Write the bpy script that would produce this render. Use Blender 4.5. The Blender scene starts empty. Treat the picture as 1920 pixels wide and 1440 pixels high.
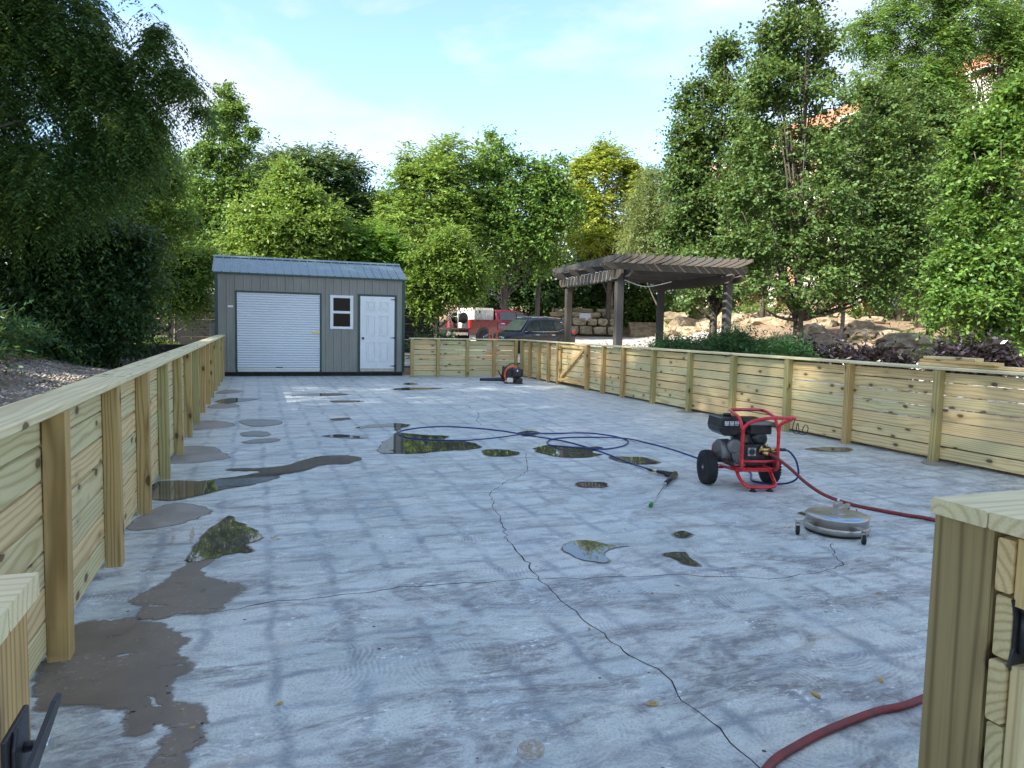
import bpy, bmesh, math, random
import numpy as np
from mathutils import Vector, Matrix, Euler, Quaternion, noise as mnoise
random.seed(7)
SC = bpy.context.scene
COL = SC.collection
R = math.radians

# ------------------------------------------------------------------ camera
CAM_H = 1.5
FPX = 1330.0            # focal length for a 1920 px wide picture
def _n(v):
    v = np.array(v, float); return v/np.linalg.norm(v)
_fwd = _n([(478-960)/FPX, (604-720)/FPX, 1.0])          # length axis of the slab, in camera axes (x right, y down, z ahead)
_up = _n(np.cross(_fwd, [1, .021, 0.]))
if _up[1] > 0: _up = -_up
_x = _n(np.cross(_fwd, _up))
if _x[0] < 0: _x = -_x
CM = np.array([_x, _fwd, _up])
def at(px, py, d):
    """world point seen at a photo pixel, d metres ahead of the camera"""
    return np.array([0, 0, CAM_H]) + d*(CM @ np.array([(px-960)/FPX, (py-720)/FPX, 1.0]))
def gnd(px, py, z=0.0):
    r = CM @ np.array([(px-960)/FPX, (py-720)/FPX, 1.0])
    return np.array([0, 0, CAM_H]) + (z-CAM_H)/r[2]*r
cam_d = bpy.data.cameras.new('camera'); cam = bpy.data.objects.new('camera', cam_d); COL.objects.link(cam)
cr, cu, cb = CM @ np.array([1, 0, 0]), CM @ np.array([0, -1, 0]), CM @ np.array([0, 0, -1])
cam.matrix_world = Matrix(((cr[0], cu[0], cb[0], 0), (cr[1], cu[1], cb[1], 0), (cr[2], cu[2], cb[2], CAM_H), (0, 0, 0, 1)))
cam_d.sensor_fit = 'HORIZONTAL'; cam_d.sensor_width = 36; cam_d.lens = FPX/1920*36
cam_d.clip_start = .05; cam_d.clip_end = 2000
SC.camera = cam

# ------------------------------------------------------------------ sky, sun, exposure
SUN_EL, SUN_AZ = R(40), R(-104)          # azimuth from +Y towards +X
world = bpy.data.worlds.new('World'); SC.world = world; world.use_nodes = True
wn = world.node_tree; wn.nodes.clear()
def W(t, **k):
    n = wn.nodes.new(t)
    for a, b in k.items(): setattr(n, a, b)
    return n
sky = W('ShaderNodeTexSky', sky_type='NISHITA', sun_disc=False, sun_elevation=SUN_EL, sun_rotation=SUN_AZ % (2*math.pi), air_density=1.0, dust_density=.7, ozone_density=1.0)
bg = W('ShaderNodeBackground'); bg.inputs[1].default_value = .124
outw = W('ShaderNodeOutputWorld')
tcw = W('ShaderNodeTexCoord')
mpw = W('ShaderNodeMapping'); mpw.inputs['Scale'].default_value = (1.0, 1.0, 2.6); mpw.inputs['Location'].default_value = (.62, .33, .1)
nzw = W('ShaderNodeTexNoise'); nzw.inputs['Scale'].default_value = 2.6; nzw.inputs['Detail'].default_value = 9; nzw.inputs['Roughness'].default_value = .56; nzw.inputs['Distortion'].default_value = .35
rpw = W('ShaderNodeValToRGB'); rpw.color_ramp.elements[0].position = .45; rpw.color_ramp.elements[1].position = .68
mxw = W('ShaderNodeMix', data_type='RGBA'); mxw.inputs[7].default_value = (2.30, 2.34, 2.52, 1)
lk = wn.links.new
lk(tcw.outputs['Generated'], mpw.inputs[0]); lk(mpw.outputs[0], nzw.inputs[0]); lk(nzw.outputs[0], rpw.inputs[0])
tintw = W('ShaderNodeMix', data_type='RGBA', blend_type='MULTIPLY'); tintw.inputs[0].default_value = 1; tintw.inputs[7].default_value = (.84, .90, .94, 1)
lk(sky.outputs[0], tintw.inputs[6]); lk(rpw.outputs[0], mxw.inputs[0]); lk(tintw.outputs[2], mxw.inputs[6]); lk(mxw.outputs[2], bg.inputs[0]); lk(bg.outputs[0], outw.inputs[0])
sd = bpy.data.lights.new('sun', 'SUN'); sd.energy = 3.7; sd.angle = R(1.0); sd.color = (1, .95, .86)
sun = bpy.data.objects.new('sun', sd); COL.objects.link(sun)
svec = Vector((math.cos(SUN_EL)*math.sin(SUN_AZ), math.cos(SUN_EL)*math.cos(SUN_AZ), math.sin(SUN_EL)))
sun.rotation_euler = svec.to_track_quat('Z', 'Y').to_euler(); sun.location = (-30, -10, 40)
SC.view_settings.view_transform = 'Standard'; SC.view_settings.look = 'None'
SC.view_settings.exposure = 1.92; SC.view_settings.gamma = 1; SC.view_settings.use_curve_mapping = False
SC.render.engine = 'CYCLES'
SC.cycles.max_bounces = 8; SC.cycles.diffuse_bounces = 4; SC.cycles.transmission_bounces = 4
SC.cycles.use_denoising = True

# ------------------------------------------------------------------ material helpers
class NT:
    def __init__(s, name):
        s.m = bpy.data.materials.new(name); s.m.use_nodes = True
        s.t = s.m.node_tree; s.t.nodes.clear()
        s.out = s.t.nodes.new('ShaderNodeOutputMaterial')
        s.b = s.t.nodes.new('ShaderNodeBsdfPrincipled'); s.t.links.new(s.b.outputs[0], s.out.inputs[0])
    def n(s, t, ins=None, **k):
        nd = s.t.nodes.new(t)
        for a, b in k.items(): setattr(nd, a, b)
        for a, b in (ins or {}).items():
            if isinstance(b, bpy.types.NodeSocket): s.t.links.new(b, nd.inputs[a])
            else: nd.inputs[a].default_value = b
        return nd
    def set(s, **k):
        for a, b in k.items():
            a = a.replace('_', ' ')
            if isinstance(b, bpy.types.NodeSocket): s.t.links.new(b, s.b.inputs[a])
            else: s.b.inputs[a].default_value = b
        return s
    def math(s, op, a, b=0.0, clamp=False):
        return s.n('ShaderNodeMath', {0: a, 1: b}, operation=op, use_clamp=clamp).outputs[0]
    def mix(s, f, a, b, bt='MIX'):
        return s.n('ShaderNodeMix', {0: f, 6: a, 7: b}, data_type='RGBA', blend_type=bt).outputs[2]
    def noise(s, vec, scale, detail=4, rough=.55, dist=0.0):
        return s.n('ShaderNodeTexNoise', {'Vector': vec, 'Scale': scale, 'Detail': detail, 'Roughness': rough, 'Distortion': dist}).outputs[0]
    def ramp(s, v, lo, hi):
        return s.n('ShaderNodeMapRange', {0: v, 1: lo, 2: hi}, interpolation_type='SMOOTHSTEP').outputs[0]
    def mapping(s, vec, scale=(1, 1, 1), loc=(0, 0, 0), rot=(0, 0, 0)):
        return s.n('ShaderNodeMapping', {0: vec, 1: loc, 2: rot, 3: scale}).outputs[0]
    def obj(s): return s.n('ShaderNodeTexCoord').outputs['Object']
    def geo(s): return s.n('ShaderNodeNewGeometry').outputs['Position']
    def rnd(s): return s.n('ShaderNodeObjectInfo').outputs['Random']
    def vadd(s, a, b): return s.n('ShaderNodeVectorMath', {0: a, 1: b}, operation='ADD').outputs[0]
    def comb(s, x, y, z): return s.n('ShaderNodeCombineXYZ', {0: x, 1: y, 2: z}).outputs[0]
    def bump(s, h, strength=.3, dist=.01):
        b = s.n('ShaderNodeBump', {'Strength': strength, 'Distance': dist, 'Height': h}).outputs[0]
        s.t.links.new(b, s.b.inputs['Normal']); return s
def c4(c): return (c[0], c[1], c[2], 1)

def mat_plain(name, col, rough=.5, metal=0.0, var=.12, scale=18, spec=.5, coat=0.0):
    t = NT(name); v = t.obj()
    nz = t.noise(v, scale, 5, .6)
    col2 = tuple(x*(1-var*1.6) for x in col); col1 = tuple(min(1, x*(1+var)) for x in col)
    t.set(Base_Color=t.mix(t.ramp(nz, .3, .7), c4(col2), c4(col1)), Metallic=metal, Coat_Weight=coat)
    t.b.inputs['Specular IOR Level'].default_value = spec
    t.set(Roughness=t.n('ShaderNodeMapRange', {0: nz, 1: .2, 2: .8, 3: max(.02, rough-.1), 4: min(1, rough+.1)}).outputs[0])
    return t.m

def mat_wood(name, light, dark, knot, tintA, tintB, period=.021, rough=.62, knots=True, along=.20):
    """sawn lumber: rings cut along local X, knots, per-board tint"""
    t = NT(name); v = t.obj(); r = t.rnd()
    off = t.comb(t.math('MULTIPLY', r, 37.3), t.math('MULTIPLY', t.math('SUBTRACT', t.math('FRACT', t.math('MULTIPLY', r, 91.7)), .5), .34), t.math('ADD', t.math('MULTIPLY', t.math('FRACT', t.math('MULTIPLY', r, 53.1)), .10), .015))
    p = t.vadd(v, off)
    q = t.mapping(p, (along, 1, 1))
    w = t.n('ShaderNodeTexWave', {'Vector': q, 'Scale': 2*math.pi/(20*period), 'Distortion': 8.5, 'Detail': 2.5, 'Detail Scale': .45, 'Detail Roughness': .45}, wave_type='RINGS', rings_direction='X', wave_profile='SIN').outputs['Fac']
    w = t.math('POWER', w, 3.0)
    fine = t.noise(t.mapping(p, (3, 160, 160)), 1.0, 3, .6)
    blot = t.noise(t.mapping(p, (1.2, 6, 6)), 1.3, 3)
    base = t.mix(t.math('MULTIPLY', t.math('MULTIPLY', w, t.math('ADD', .4, blot)), .75), c4(light), c4(dark))
    base = t.mix(t.math('MULTIPLY', t.ramp(fine, .42, .75), .22), base, c4(tuple(x*.55 for x in dark)))
    tint = t.mix(t.ramp(t.math('FRACT', t.math('MULTIPLY', r, 17.9)), .1, .9), c4(tintA), c4(tintB))
    base = t.mix(.85, base, tint, 'MULTIPLY')
    base = t.mix(t.math('MULTIPLY', t.ramp(blot, .45, .75), .28), base, c4(tuple(x*.72 for x in light)))
    if knots:
        vo = t.n('ShaderNodeTexVoronoi', {'Vector': t.mapping(p, (5.0, 9.5, 9.5)), 'Scale': 1.0, 'Randomness': 1.0}, voronoi_dimensions='3D')
        gate = t.math('GREATER_THAN', t.n('ShaderNodeSeparateColor', {0: vo.outputs['Color']}).outputs[0], .72)
        kd = t.math('ADD', vo.outputs['Distance'], t.math('MULTIPLY', t.math('SUBTRACT', t.noise(p, 30, 2), .5), .12))
        km = t.math('MULTIPLY', t.ramp(kd, .25, .16), gate)
        kh = t.math('MULTIPLY', t.ramp(kd, .55, .18), gate)
        base = t.mix(t.math('MULTIPLY', kh, .30), base, c4(tuple(x*.75 for x in dark)))
        base = t.mix(t.math('MULTIPLY', km, .85), base, c4(knot))
    t.set(Base_Color=base, Roughness=rough)
    t.b.inputs['Specular IOR Level'].default_value = .3
    t.bump(t.math('SUBTRACT', t.math('MULTIPLY', fine, .4), t.math('MULTIPLY', w, .5)), .25, .002)
    return t.m

def mat_leaf(name, ca, cb, cc, trans=.35, rough=.45, spec=.35):
    """ca..cc: the hues single leaves take (random per leaf through the tint attribute)"""
    t = NT(name)
    a = t.n('ShaderNodeAttribute', attribute_name='tint').outputs['Fac']
    rp = t.n('ShaderNodeValToRGB', {0: a}); e = rp.color_ramp.elements
    e[0].position = .1; e[0].color = c4(ca); e[1].position = .95; e[1].color = c4(cc)
    m = e.new(.55); m.color = c4(cb)
    col = rp.outputs[0]
    t.set(Base_Color=col, Roughness=rough); t.b.inputs['Specular IOR Level'].default_value = spec
    tr = t.n('ShaderNodeBsdfTranslucent', {0: t.mix(.5, col, c4((.35, .43, .07)), 'MIX')})
    mx = t.n('ShaderNodeMixShader', {0: trans})
    t.t.links.new(t.b.outputs[0], mx.inputs[1]); t.t.links.new(tr.outputs[0], mx.inputs[2]); t.t.links.new(mx.outputs[0], t.out.inputs[0])
    return t.m

M = {}
M['pine'] = mat_wood('treated pine', (.70, .60, .39), (.43, .315, .15), (.085, .045, .018), (.90, .96, .80), (1.10, .94, .72))
M['pine_post_shaded'] = mat_wood('shaded pine post', (.50, .405, .22), (.20, .14, .055), (.07, .038, .016), (.84, .97, .76), (1.10, .88, .62), period=.018, along=.13)  # darker than the planks: shade on the post faces put into the colour
M['pine_brown'] = mat_wood('brown treated post', (.37, .285, .15), (.15, .10, .045), (.07, .038, .016), (.95, .97, .85), (1.0, .95, .8), period=.010, along=.04)
M['pine_cap'] = mat_wood('treated pine cap', (.76, .665, .46), (.56, .44, .26), (.09, .05, .02), (.94, .98, .86), (1.03, .97, .82), period=.026, along=.2)
M['pine_gate'] = mat_wood('fresh yellow pine', (.66, .50, .25), (.44, .27, .10), (.10, .05, .02), (.95, .95, .85), (1.06, .98, .8))
M['cedar'] = mat_wood('weathered timber', (.108, .10, .09), (.042, .035, .029), (.02, .015, .012), (.85, .88, .92), (1.15, 1.02, .88), period=.022, rough=.85, knots=False, along=.04)
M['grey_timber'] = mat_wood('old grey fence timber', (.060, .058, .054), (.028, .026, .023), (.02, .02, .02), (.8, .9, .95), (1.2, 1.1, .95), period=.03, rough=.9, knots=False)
M['black_metal'] = mat_plain('black powder coat', (.018, .018, .02), .42, 0, .2, 60)
M['zinc'] = mat_plain('zinc', (.6, .61, .62), .35, 1, .15, 60)
M['white_paint'] = mat_plain('white paint', (.74, .76, .77), .4, 0, .03, 4)
M['roller'] = mat_plain('galvanised white curtain', (.60, .63, .66), .33, .2, .03, .8)
M['siding'] = mat_plain('taupe metal siding', (.27, .245, .215), .45, .0, .07, 2.2)
M['green_trim'] = mat_plain('dark green trim', (.012, .055, .042), .4, 0, .15, 12)
M['roof_metal'] = mat_plain('green grey roof metal', (.17, .235, .25), .26, .3, .06, 1.2)
M['skid'] = mat_plain('dark skid timber', (.035, .028, .022), .8, 0, .4, 9)
def mat_siding():
    t = NT('taupe metal siding'); v = t.geo(); z = t.n('ShaderNodeSeparateXYZ', {0: v}).outputs[2]
    n = t.noise(t.mapping(v, (2, 2, .6)), 2.0, 5, .65); f = t.noise(v, 26, 4, .7)
    base = t.mix(t.ramp(n, .3, .7), c4((.235, .228, .198)), c4((.275, .266, .232)))
    dirt = t.math('MULTIPLY', t.ramp(z, .95, .15), t.ramp(f, .50, .66))
    base = t.mix(t.math('MULTIPLY', dirt, .55), base, c4((.42, .37, .31)))
    t.set(Base_Color=base, Roughness=.45)
    return t.m
M['siding'] = mat_siding()
M['glass_dark'] = mat_plain('dark window glass', (.006, .007, .009), .04, 0, .1, 2, spec=.12)
M['brass'] = mat_plain('brass', (.62, .43, .16), .3, 1, .15, 60)
M['red_paint'] = mat_plain('red powder coat', (.62, .012, .022), .28, 0, .08, 15, coat=.4)
M['rubber'] = mat_plain('tyre rubber', (.016, .016, .017), .75, 0, .3, 40)
M['black_plastic'] = mat_plain('black plastic', (.014, .014, .016), .32, 0, .2, 30)
M['alu'] = mat_plain('cast aluminium', (.22, .215, .21), .5, .7, .1, 8)
M['steel'] = mat_plain('brushed stainless', (.50, .475, .43), .33, .85, .04, 3)
M['white_metal'] = mat_plain('white print', (.8, .8, .82), .5, 0, .1, 200)
M['hose_red'] = mat_plain('red rubber hose', (.20, .022, .022), .5, 0, .2, 25)
M['hose_blue'] = mat_plain('blue pressure hose', (.012, .032, .17), .35, 0, .2, 40)
M['orange'] = mat_plain('orange plastic', (.80, .12, .03), .45, 0, .12, 20)
M['green_tip'] = mat_plain('green nozzle', (.03, .22, .05), .4)
M['grille'] = mat_plain('dark grille', (.03, .03, .03), .6)
M['pickup_red'] = mat_plain('dark red car paint', (.13, .004, .013), .25, .2, .05, 2, coat=.9)
M['navy'] = mat_plain('navy car paint', (.007, .009, .017), .30, 0, .05, 2, spec=.35, coat=.35)
M['car_glass'] = mat_plain('car glass', (.02, .028, .032), .04, 0, .1, 2, spec=.9)
M['chrome'] = mat_plain('chrome', (.7, .7, .7), .15, 1, .05, 8)
M['lamp_red'] = mat_plain('tail lamp red', (.55, .01, .01), .2)
M['lamp_clear'] = mat_plain('clear lamp', (.6, .62, .62), .15)
M['bark'] = None

def mat_bark(name, a, b):
    t = NT(name); v = t.obj()
    n = t.noise(t.mapping(v, (9, 9, 1.6)), 2.2, 6, .65, .4)
    n2 = t.noise(v, 1.1, 3)
    t.set(Base_Color=t.mix(t.ramp(n2, .4, .7), t.mix(t.ramp(n, .35, .68), c4(a), c4(b)), c4(tuple(x*.8 for x in b))), Roughness=.9)
    return t.bump(n, .7, .03).m
M['bark'] = mat_bark('bark', (.028, .022, .017), (.12, .10, .08))
M['bark_pale'] = mat_bark('pale bark', (.08, .068, .05), (.25, .21, .165))

def mat_rock(name, a, b, c):
    t = NT(name); v = t.obj(); r = t.rnd()
    p = t.vadd(v, t.comb(t.math('MULTIPLY', r, 31), t.math('MULTIPLY', r, 17), 0))
    n = t.noise(p, 2.3, 7, .6, .4); n2 = t.noise(t.mapping(p, (1, 1, 5)), 2.0, 4)
    base = t.mix(t.ramp(n, .34, .66), c4(a), c4(b))
    base = t.mix(t.math('MULTIPLY', t.ramp(n2, .52, .72), .7), base, c4(c))
    t.set(Base_Color=base, Roughness=.92)
    return t.bump(n, .8, .08).m
M['sandstone'] = mat_rock('sandstone', (.20, .145, .09), (.38, .30, .195), (.13, .11, .085))
M['block'] = mat_rock('rough wall stone', (.24, .19, .125), (.50, .40, .27), (.14, .12, .09))
M['limestone'] = mat_rock('white landscape stone', (.40, .37, .33), (.60, .56, .51), (.36, .31, .26))
M['pebble'] = mat_rock('grey brown gravel', (.20, .18, .165), (.40, .36, .32), (.26, .20, .155))

def mat_slab():
    t = NT('washed concrete'); v = t.obj()
    sx = t.n('ShaderNodeSeparateXYZ', {0: v}); X, Y = sx.outputs[0], sx.outputs[1]
    warp = t.noise(v, 2.2, 3); warp2 = t.noise(t.mapping(v, loc=(7, 3, 0)), 1.7, 3)
    def line(c, sp, w, wob):
        k = t.math('FRACT', t.math('ADD', t.math('DIVIDE', c, sp), t.math('MULTIPLY', wob, .55)))
        return t.ramp(t.math('ABSOLUTE', t.math('SUBTRACT', k, .5)), w*.72, w*.10)
    gx = line(X, .335, .21, warp); gy = line(Y, .30, .19, warp2)
    big = t.noise(v, .30, 4, .55)
    mid = t.noise(t.mapping(v, (.9, 1.6, 1), rot=(0, 0, .12)), 1.1, 7, .66, .6)
    fine = t.noise(t.mapping(v, (9, 26, 1), rot=(0, 0, -.30)), 1.0, 6, .70, 1.0)
    brush = t.noise(t.mapping(v, (2.2, 4.2, 1), rot=(0, 0, .25)), 1.0, 8, .72, 1.4)
    streak = t.noise(t.mapping(v, (1.0, 1.9, 1), rot=(0, 0, -.22)), 1.15, 8, .72, 1.2)
    grit = t.noise(v, 34, 5, .7)
    base = t.mix(t.ramp(mid, .32, .68), c4((.45, .51, .48)), c4((.65, .70, .65)))
    base = t.mix(t.math('MULTIPLY', t.ramp(t.noise(v, .75, 5, .6, .5), .46, .68), .6), base, c4((.65, .645, .62)))
    base = t.mix(t.math('MULTIPLY', t.ramp(t.noise(t.mapping(v, loc=(2, 8, 0)), 1.6, 6, .65, .8), .50, .64), .5), base, c4((.355, .45, .515)))
    base = t.mix(t.math('MULTIPLY', t.ramp(brush, .47, .66), .45), base, c4((.66, .685, .70)))
    base = t.mix(t.math('MULTIPLY', t.ramp(brush, .50, .34), .62), base, c4((.25, .265, .29)))
    base = t.mix(t.math('MULTIPLY', t.ramp(fine, .50, .30), .34), base, c4((.22, .235, .265)))
    base = t.mix(t.math('MULTIPLY', t.ramp(fine, .56, .72), .35), base, c4((.68, .71, .73)))
    grid = t.math('MAXIMUM', gx, gy)
    gm = t.math('MULTIPLY', t.math('MULTIPLY', grid, t.ramp(big, .28, .50)), t.math('ADD', .15, t.math('MULTIPLY', t.ramp(t.noise(v, 2.6, 6, .72), .40, .62), .85)))
    base = t.mix(t.math('MULTIPLY', gm, .82), base, c4((.20, .235, .28)))
    near = t.n('ShaderNodeMapRange', {0: Y, 1: 9.5, 2: 3.2, 3: .22, 4: 1.0}).outputs[0]
    sm = t.math('MULTIPLY', t.math('MULTIPLY', t.ramp(streak, .47, .59), near), t.math('ADD', .25, t.math('MULTIPLY', t.ramp(fine, .66, .36), .75)))
    base = t.mix(t.math('MULTIPLY', sm, .88), base, c4((.155, .145, .148)))
    pit = t.noise(v, 95, 3, .6)
    base = t.mix(t.math('MULTIPLY', t.ramp(pit, .50, .36), .42), base, c4((.19, .19, .20)))
    base = t.mix(t.math('MULTIPLY', t.ramp(grit, .54, .70), .38), base, c4((.74, .76, .77)))
    arcs = None
    for sc, lo, seed in ((1.35, .44, 0.0), (2.0, .47, 11.0)):
        vo = t.n('ShaderNodeTexVoronoi', {'Vector': t.mapping(v, loc=(seed, seed*.3, 0)), 'Scale': sc}, voronoi_dimensions='2D')
        ph = t.math('MULTIPLY', vo.outputs['Distance'], 2*math.pi/(.024*sc))
        q = t.math('SINE', t.math('ADD', ph, t.math('MULTIPLY', t.noise(v, 4, 4, .7), 16)))
        msk = t.math('MULTIPLY', t.ramp(t.noise(t.mapping(v, loc=(seed, 0, 0)), 1.35, 4, .6), lo, lo+.16), t.ramp(t.noise(t.mapping(v, loc=(0, seed, 0)), 3.6, 4, .65), .46, .60))
        msk = t.math('MULTIPLY', msk, t.ramp(vo.outputs['Distance'], .12, .28))
        q = t.math('MULTIPLY', q, msk)
        arcs = q if arcs is None else t.math('ADD', arcs, q)
    base = t.mix(t.math('MULTIPLY', t.math('MAXIMUM', arcs, 0.0), .22, True), base, c4((.72, .75, .78)))
    base = t.mix(t.math('MULTIPLY', t.math('MAXIMUM', t.math('MULTIPLY', arcs, -1), 0.0), .22, True), base, c4((.16, .16, .17)))
    scf = t.math('MULTIPLY', t.ramp(t.noise(t.mapping(v, (1, 1.7, 1), rot=(0, 0, .5)), 22, 6, .75, .6), .54, .62), t.ramp(t.noise(t.mapping(v, loc=(3, 9, 0)), 2.9, 5, .65), .52, .62))
    base = t.mix(t.math('MULTIPLY', scf, .9), base, c4((.80, .82, .84)))
    tan = t.math('MULTIPLY', t.ramp(t.noise(t.mapping(v, (1, 2.2, 1), loc=(5, 1, 0)), 1.5, 5, .65), .58, .70), t.ramp(grit, .38, .6))
    base = t.mix(t.math('MULTIPLY', tan, .55), base, c4((.50, .42, .33)))
    vs = t.n('ShaderNodeTexVoronoi', {'Vector': v, 'Scale': 3.4}, voronoi_dimensions='2D')
    rs = t.n('ShaderNodeSeparateColor', {0: vs.outputs['Color']})
    spk = t.math('MULTIPLY', t.math('LESS_THAN', vs.outputs['Distance'], t.math('MULTIPLY', rs.outputs[0], .034)), t.math('GREATER_THAN', rs.outputs[1], .6))
    base = t.mix(spk, base, c4((.045, .04, .04)))
    t.set(Base_Color=base, Roughness=t.n('ShaderNodeMapRange', {0: brush, 1: .3, 2: .7, 3: .56, 4: .38}).outputs[0])
    t.b.inputs['Specular IOR Level'].default_value = .45
    t.bump(t.math('ADD', t.math('MULTIPLY', grit, .5), t.math('ADD', t.math('MULTIPLY', arcs, .3), t.math('MULTIPLY', fine, .5))), .22, .006)
    return t.m
M['slab'] = mat_slab()
def mat_wet(name, col, r0, r1, spec=.5):
    t = NT(name); v = t.obj()
    n = t.noise(v, 2.4, 6, .65, .5); f = t.noise(v, 40, 4, .7)
    base = t.mix(t.ramp(n, .3, .7), c4(tuple(x*.8 for x in col)), c4(tuple(x*1.2 for x in col)))
    base = t.mix(t.math('MULTIPLY', t.math('MULTIPLY', t.ramp(f, .56, .72), t.ramp(n, .45, .6)), .7), base, c4((.40, .41, .42)))
    t.set(Base_Color=base, Roughness=t.n('ShaderNodeMapRange', {0: n, 1: .3, 2: .7, 3: r0, 4: r1}).outputs[0])
    t.b.inputs['Specular IOR Level'].default_value = spec
    if r0 > .2:
        isl = t.ramp(t.noise(t.mapping(v, (1, 1.8, 1), rot=(0, 0, .4)), 4.2, 8, .74, .8), .585, .635)
        t.set(Alpha=t.math('SUBTRACT', 1.0, t.math('MULTIPLY', isl, .9)))
    return t.m
M['damp'] = mat_wet('damp concrete', (.175, .143, .108), .30, .6, .35)
M['damp_light'] = mat_wet('drying damp concrete', (.27, .25, .225), .35, .6, .35)
M['puddle'] = mat_wet('standing water', (.085, .078, .066), .015, .03, .5)
def mat_margin(name, col):
    t = NT(name); v = t.geo()
    a = t.n('ShaderNodeAttribute', attribute_name='edge').outputs['Fac']
    k = t.ramp(t.math('ADD', a, t.math('MULTIPLY', t.math('SUBTRACT', t.noise(v, 38, 4, .7), .5), .9)), .15, .95)
    t.set(Base_Color=c4(col), Roughness=.55, Alpha=t.math('MULTIPLY', k, .85))
    return t.m
M['margin'] = mat_margin('fading damp margin', (.21, .18, .145)); M['rust_margin'] = mat_margin('fading rust margin', (.50, .42, .33))
M['crack'] = mat_plain('crack', (.022, .022, .024), .9)
def mat_stain(name, col):
    t = NT(name); v = t.geo()
    k = t.ramp(t.noise(v, 30, 6, .75), .40, .62)
    t.set(Base_Color=c4(col), Roughness=.7, Alpha=t.math('MULTIPLY', k, .7)); return t.m
M['rust'] = mat_stain('rust stain', (.50, .37, .24))

def mat_ground():
    t = NT('soil and litter'); v = t.geo()
    n = t.noise(v, .35, 5, .6); n2 = t.noise(v, 4.5, 6, .7); n3 = t.noise(v, 26, 3, .7)
    base = t.mix(t.ramp(n2, .3, .7), c4((.115, .075, .042)), c4((.30, .215, .135)))
    base = t.mix(t.math('MULTIPLY', t.ramp(n3, .5, .7), .5), base, c4((.42, .32, .21)))
    base = t.mix(t.math('MULTIPLY', t.ramp(n, .50, .64), .6), base, c4((.075, .105, .03)))
    t.set(Base_Color=base, Roughness=.95)
    return t.bump(n2, .6, .06).m
M['ground'] = mat_ground()
def mat_road():
    t = NT('pale worn paving'); v = t.geo()
    n = t.noise(v, .6, 5, .6); n2 = t.noise(v, 30, 3, .7)
    base = t.mix(t.ramp(n, .3, .7), c4((.30, .275, .255)), c4((.42, .385, .35)))
    base = t.mix(t.math('MULTIPLY', t.ramp(n2, .5, .7), .3), base, c4((.2, .18, .17)))
    t.set(Base_Color=base, Roughness=.85)
    return t.m
M['road'] = mat_road()
def mat_brick():
    t = NT('red brick'); v = t.geo()
    s = t.n('ShaderNodeSeparateXYZ', {0: v})
    q = t.comb(t.math('ADD', s.outputs[0], s.outputs[1]), s.outputs[2], 0)
    b = t.n('ShaderNodeTexBrick', {'Vector': q, 'Color1': c4((.36, .10, .05)), 'Color2': c4((.46, .15, .08)), 'Mortar': c4((.48, .38, .31)), 'Scale': 1.0, 'Mortar Size': .012, 'Brick Width': .24, 'Row Height': .085})
    t.set(Base_Color=b.outputs[0], Roughness=.85)
    return t.m
M['brick'] = mat_brick()
M['render_white'] = mat_plain('off white render', (.72, .67, .60), .8, 0, .08, 2)
M['roof_red'] = mat_plain('terracotta roof', (.42, .15, .08), .8, 0, .2, 3)
M['tank_white'] = mat_plain('dirty white plastic', (.66, .63, .55), .5, 0, .15, 3)
M['concrete'] = mat_plain('pale concrete', (.52, .48, .42), .85, 0, .12, 6)
M['lamp_brown'] = mat_plain('brown lamp post', (.10, .075, .075), .5)
M['mulch'] = mat_plain('dark mulch', (.045, .03, .022), .95, 0, .5, 22)

LEAF = dict(
    dark=mat_leaf('dark green leaf', (0.017, 0.049, 0.021), (0.031, 0.081, 0.028), (0.064, 0.132, 0.034), .26),
    locust=mat_leaf('locust leaf', (0.027, 0.074, 0.027), (0.047, 0.119, 0.034), (0.093, 0.186, 0.045), .36),
    maple=mat_leaf('maple leaf', (0.047, 0.098, 0.029), (0.086, 0.159, 0.045), (0.154, 0.207, 0.072), .28, .5, .25),
    mid=mat_leaf('mid green leaf', (0.054, 0.118, 0.027), (0.104, 0.211, 0.041), (0.192, 0.316, 0.061), .36),
    light=mat_leaf('light green leaf', (0.086, 0.162, 0.031), (0.162, 0.274, 0.048), (0.292, 0.385, 0.077), .40),
    bright=mat_leaf('bright green leaf', (0.068, 0.162, 0.020), (0.115, 0.257, 0.030), (0.176, 0.338, 0.048), .42),
    yellow=mat_leaf('yellowing leaf', (0.155, 0.233, 0.031), (0.293, 0.345, 0.044), (0.550, 0.517, 0.069), .42),
    olive=mat_leaf('olive leaf', (0.097, 0.137, 0.048), (0.161, 0.201, 0.072), (0.241, 0.266, 0.113), .35),
    purple=mat_leaf('dark purple leaf', (.012, .008, .012), (.022, .013, .020), (.045, .026, .036), .08, .3, .5),
    juniper=mat_leaf('juniper needle', (0.013, 0.049, 0.018), (0.026, 0.086, 0.023), (0.058, 0.137, 0.031), .15),
    fern=mat_leaf('fern leaf', (0.018, 0.065, 0.034), (0.033, 0.104, 0.046), (0.065, 0.156, 0.058), .3),
    grass=mat_leaf('ground plant leaf', (0.070, 0.126, 0.025), (0.126, 0.210, 0.039), (0.238, 0.280, 0.070), .35),
)

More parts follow.
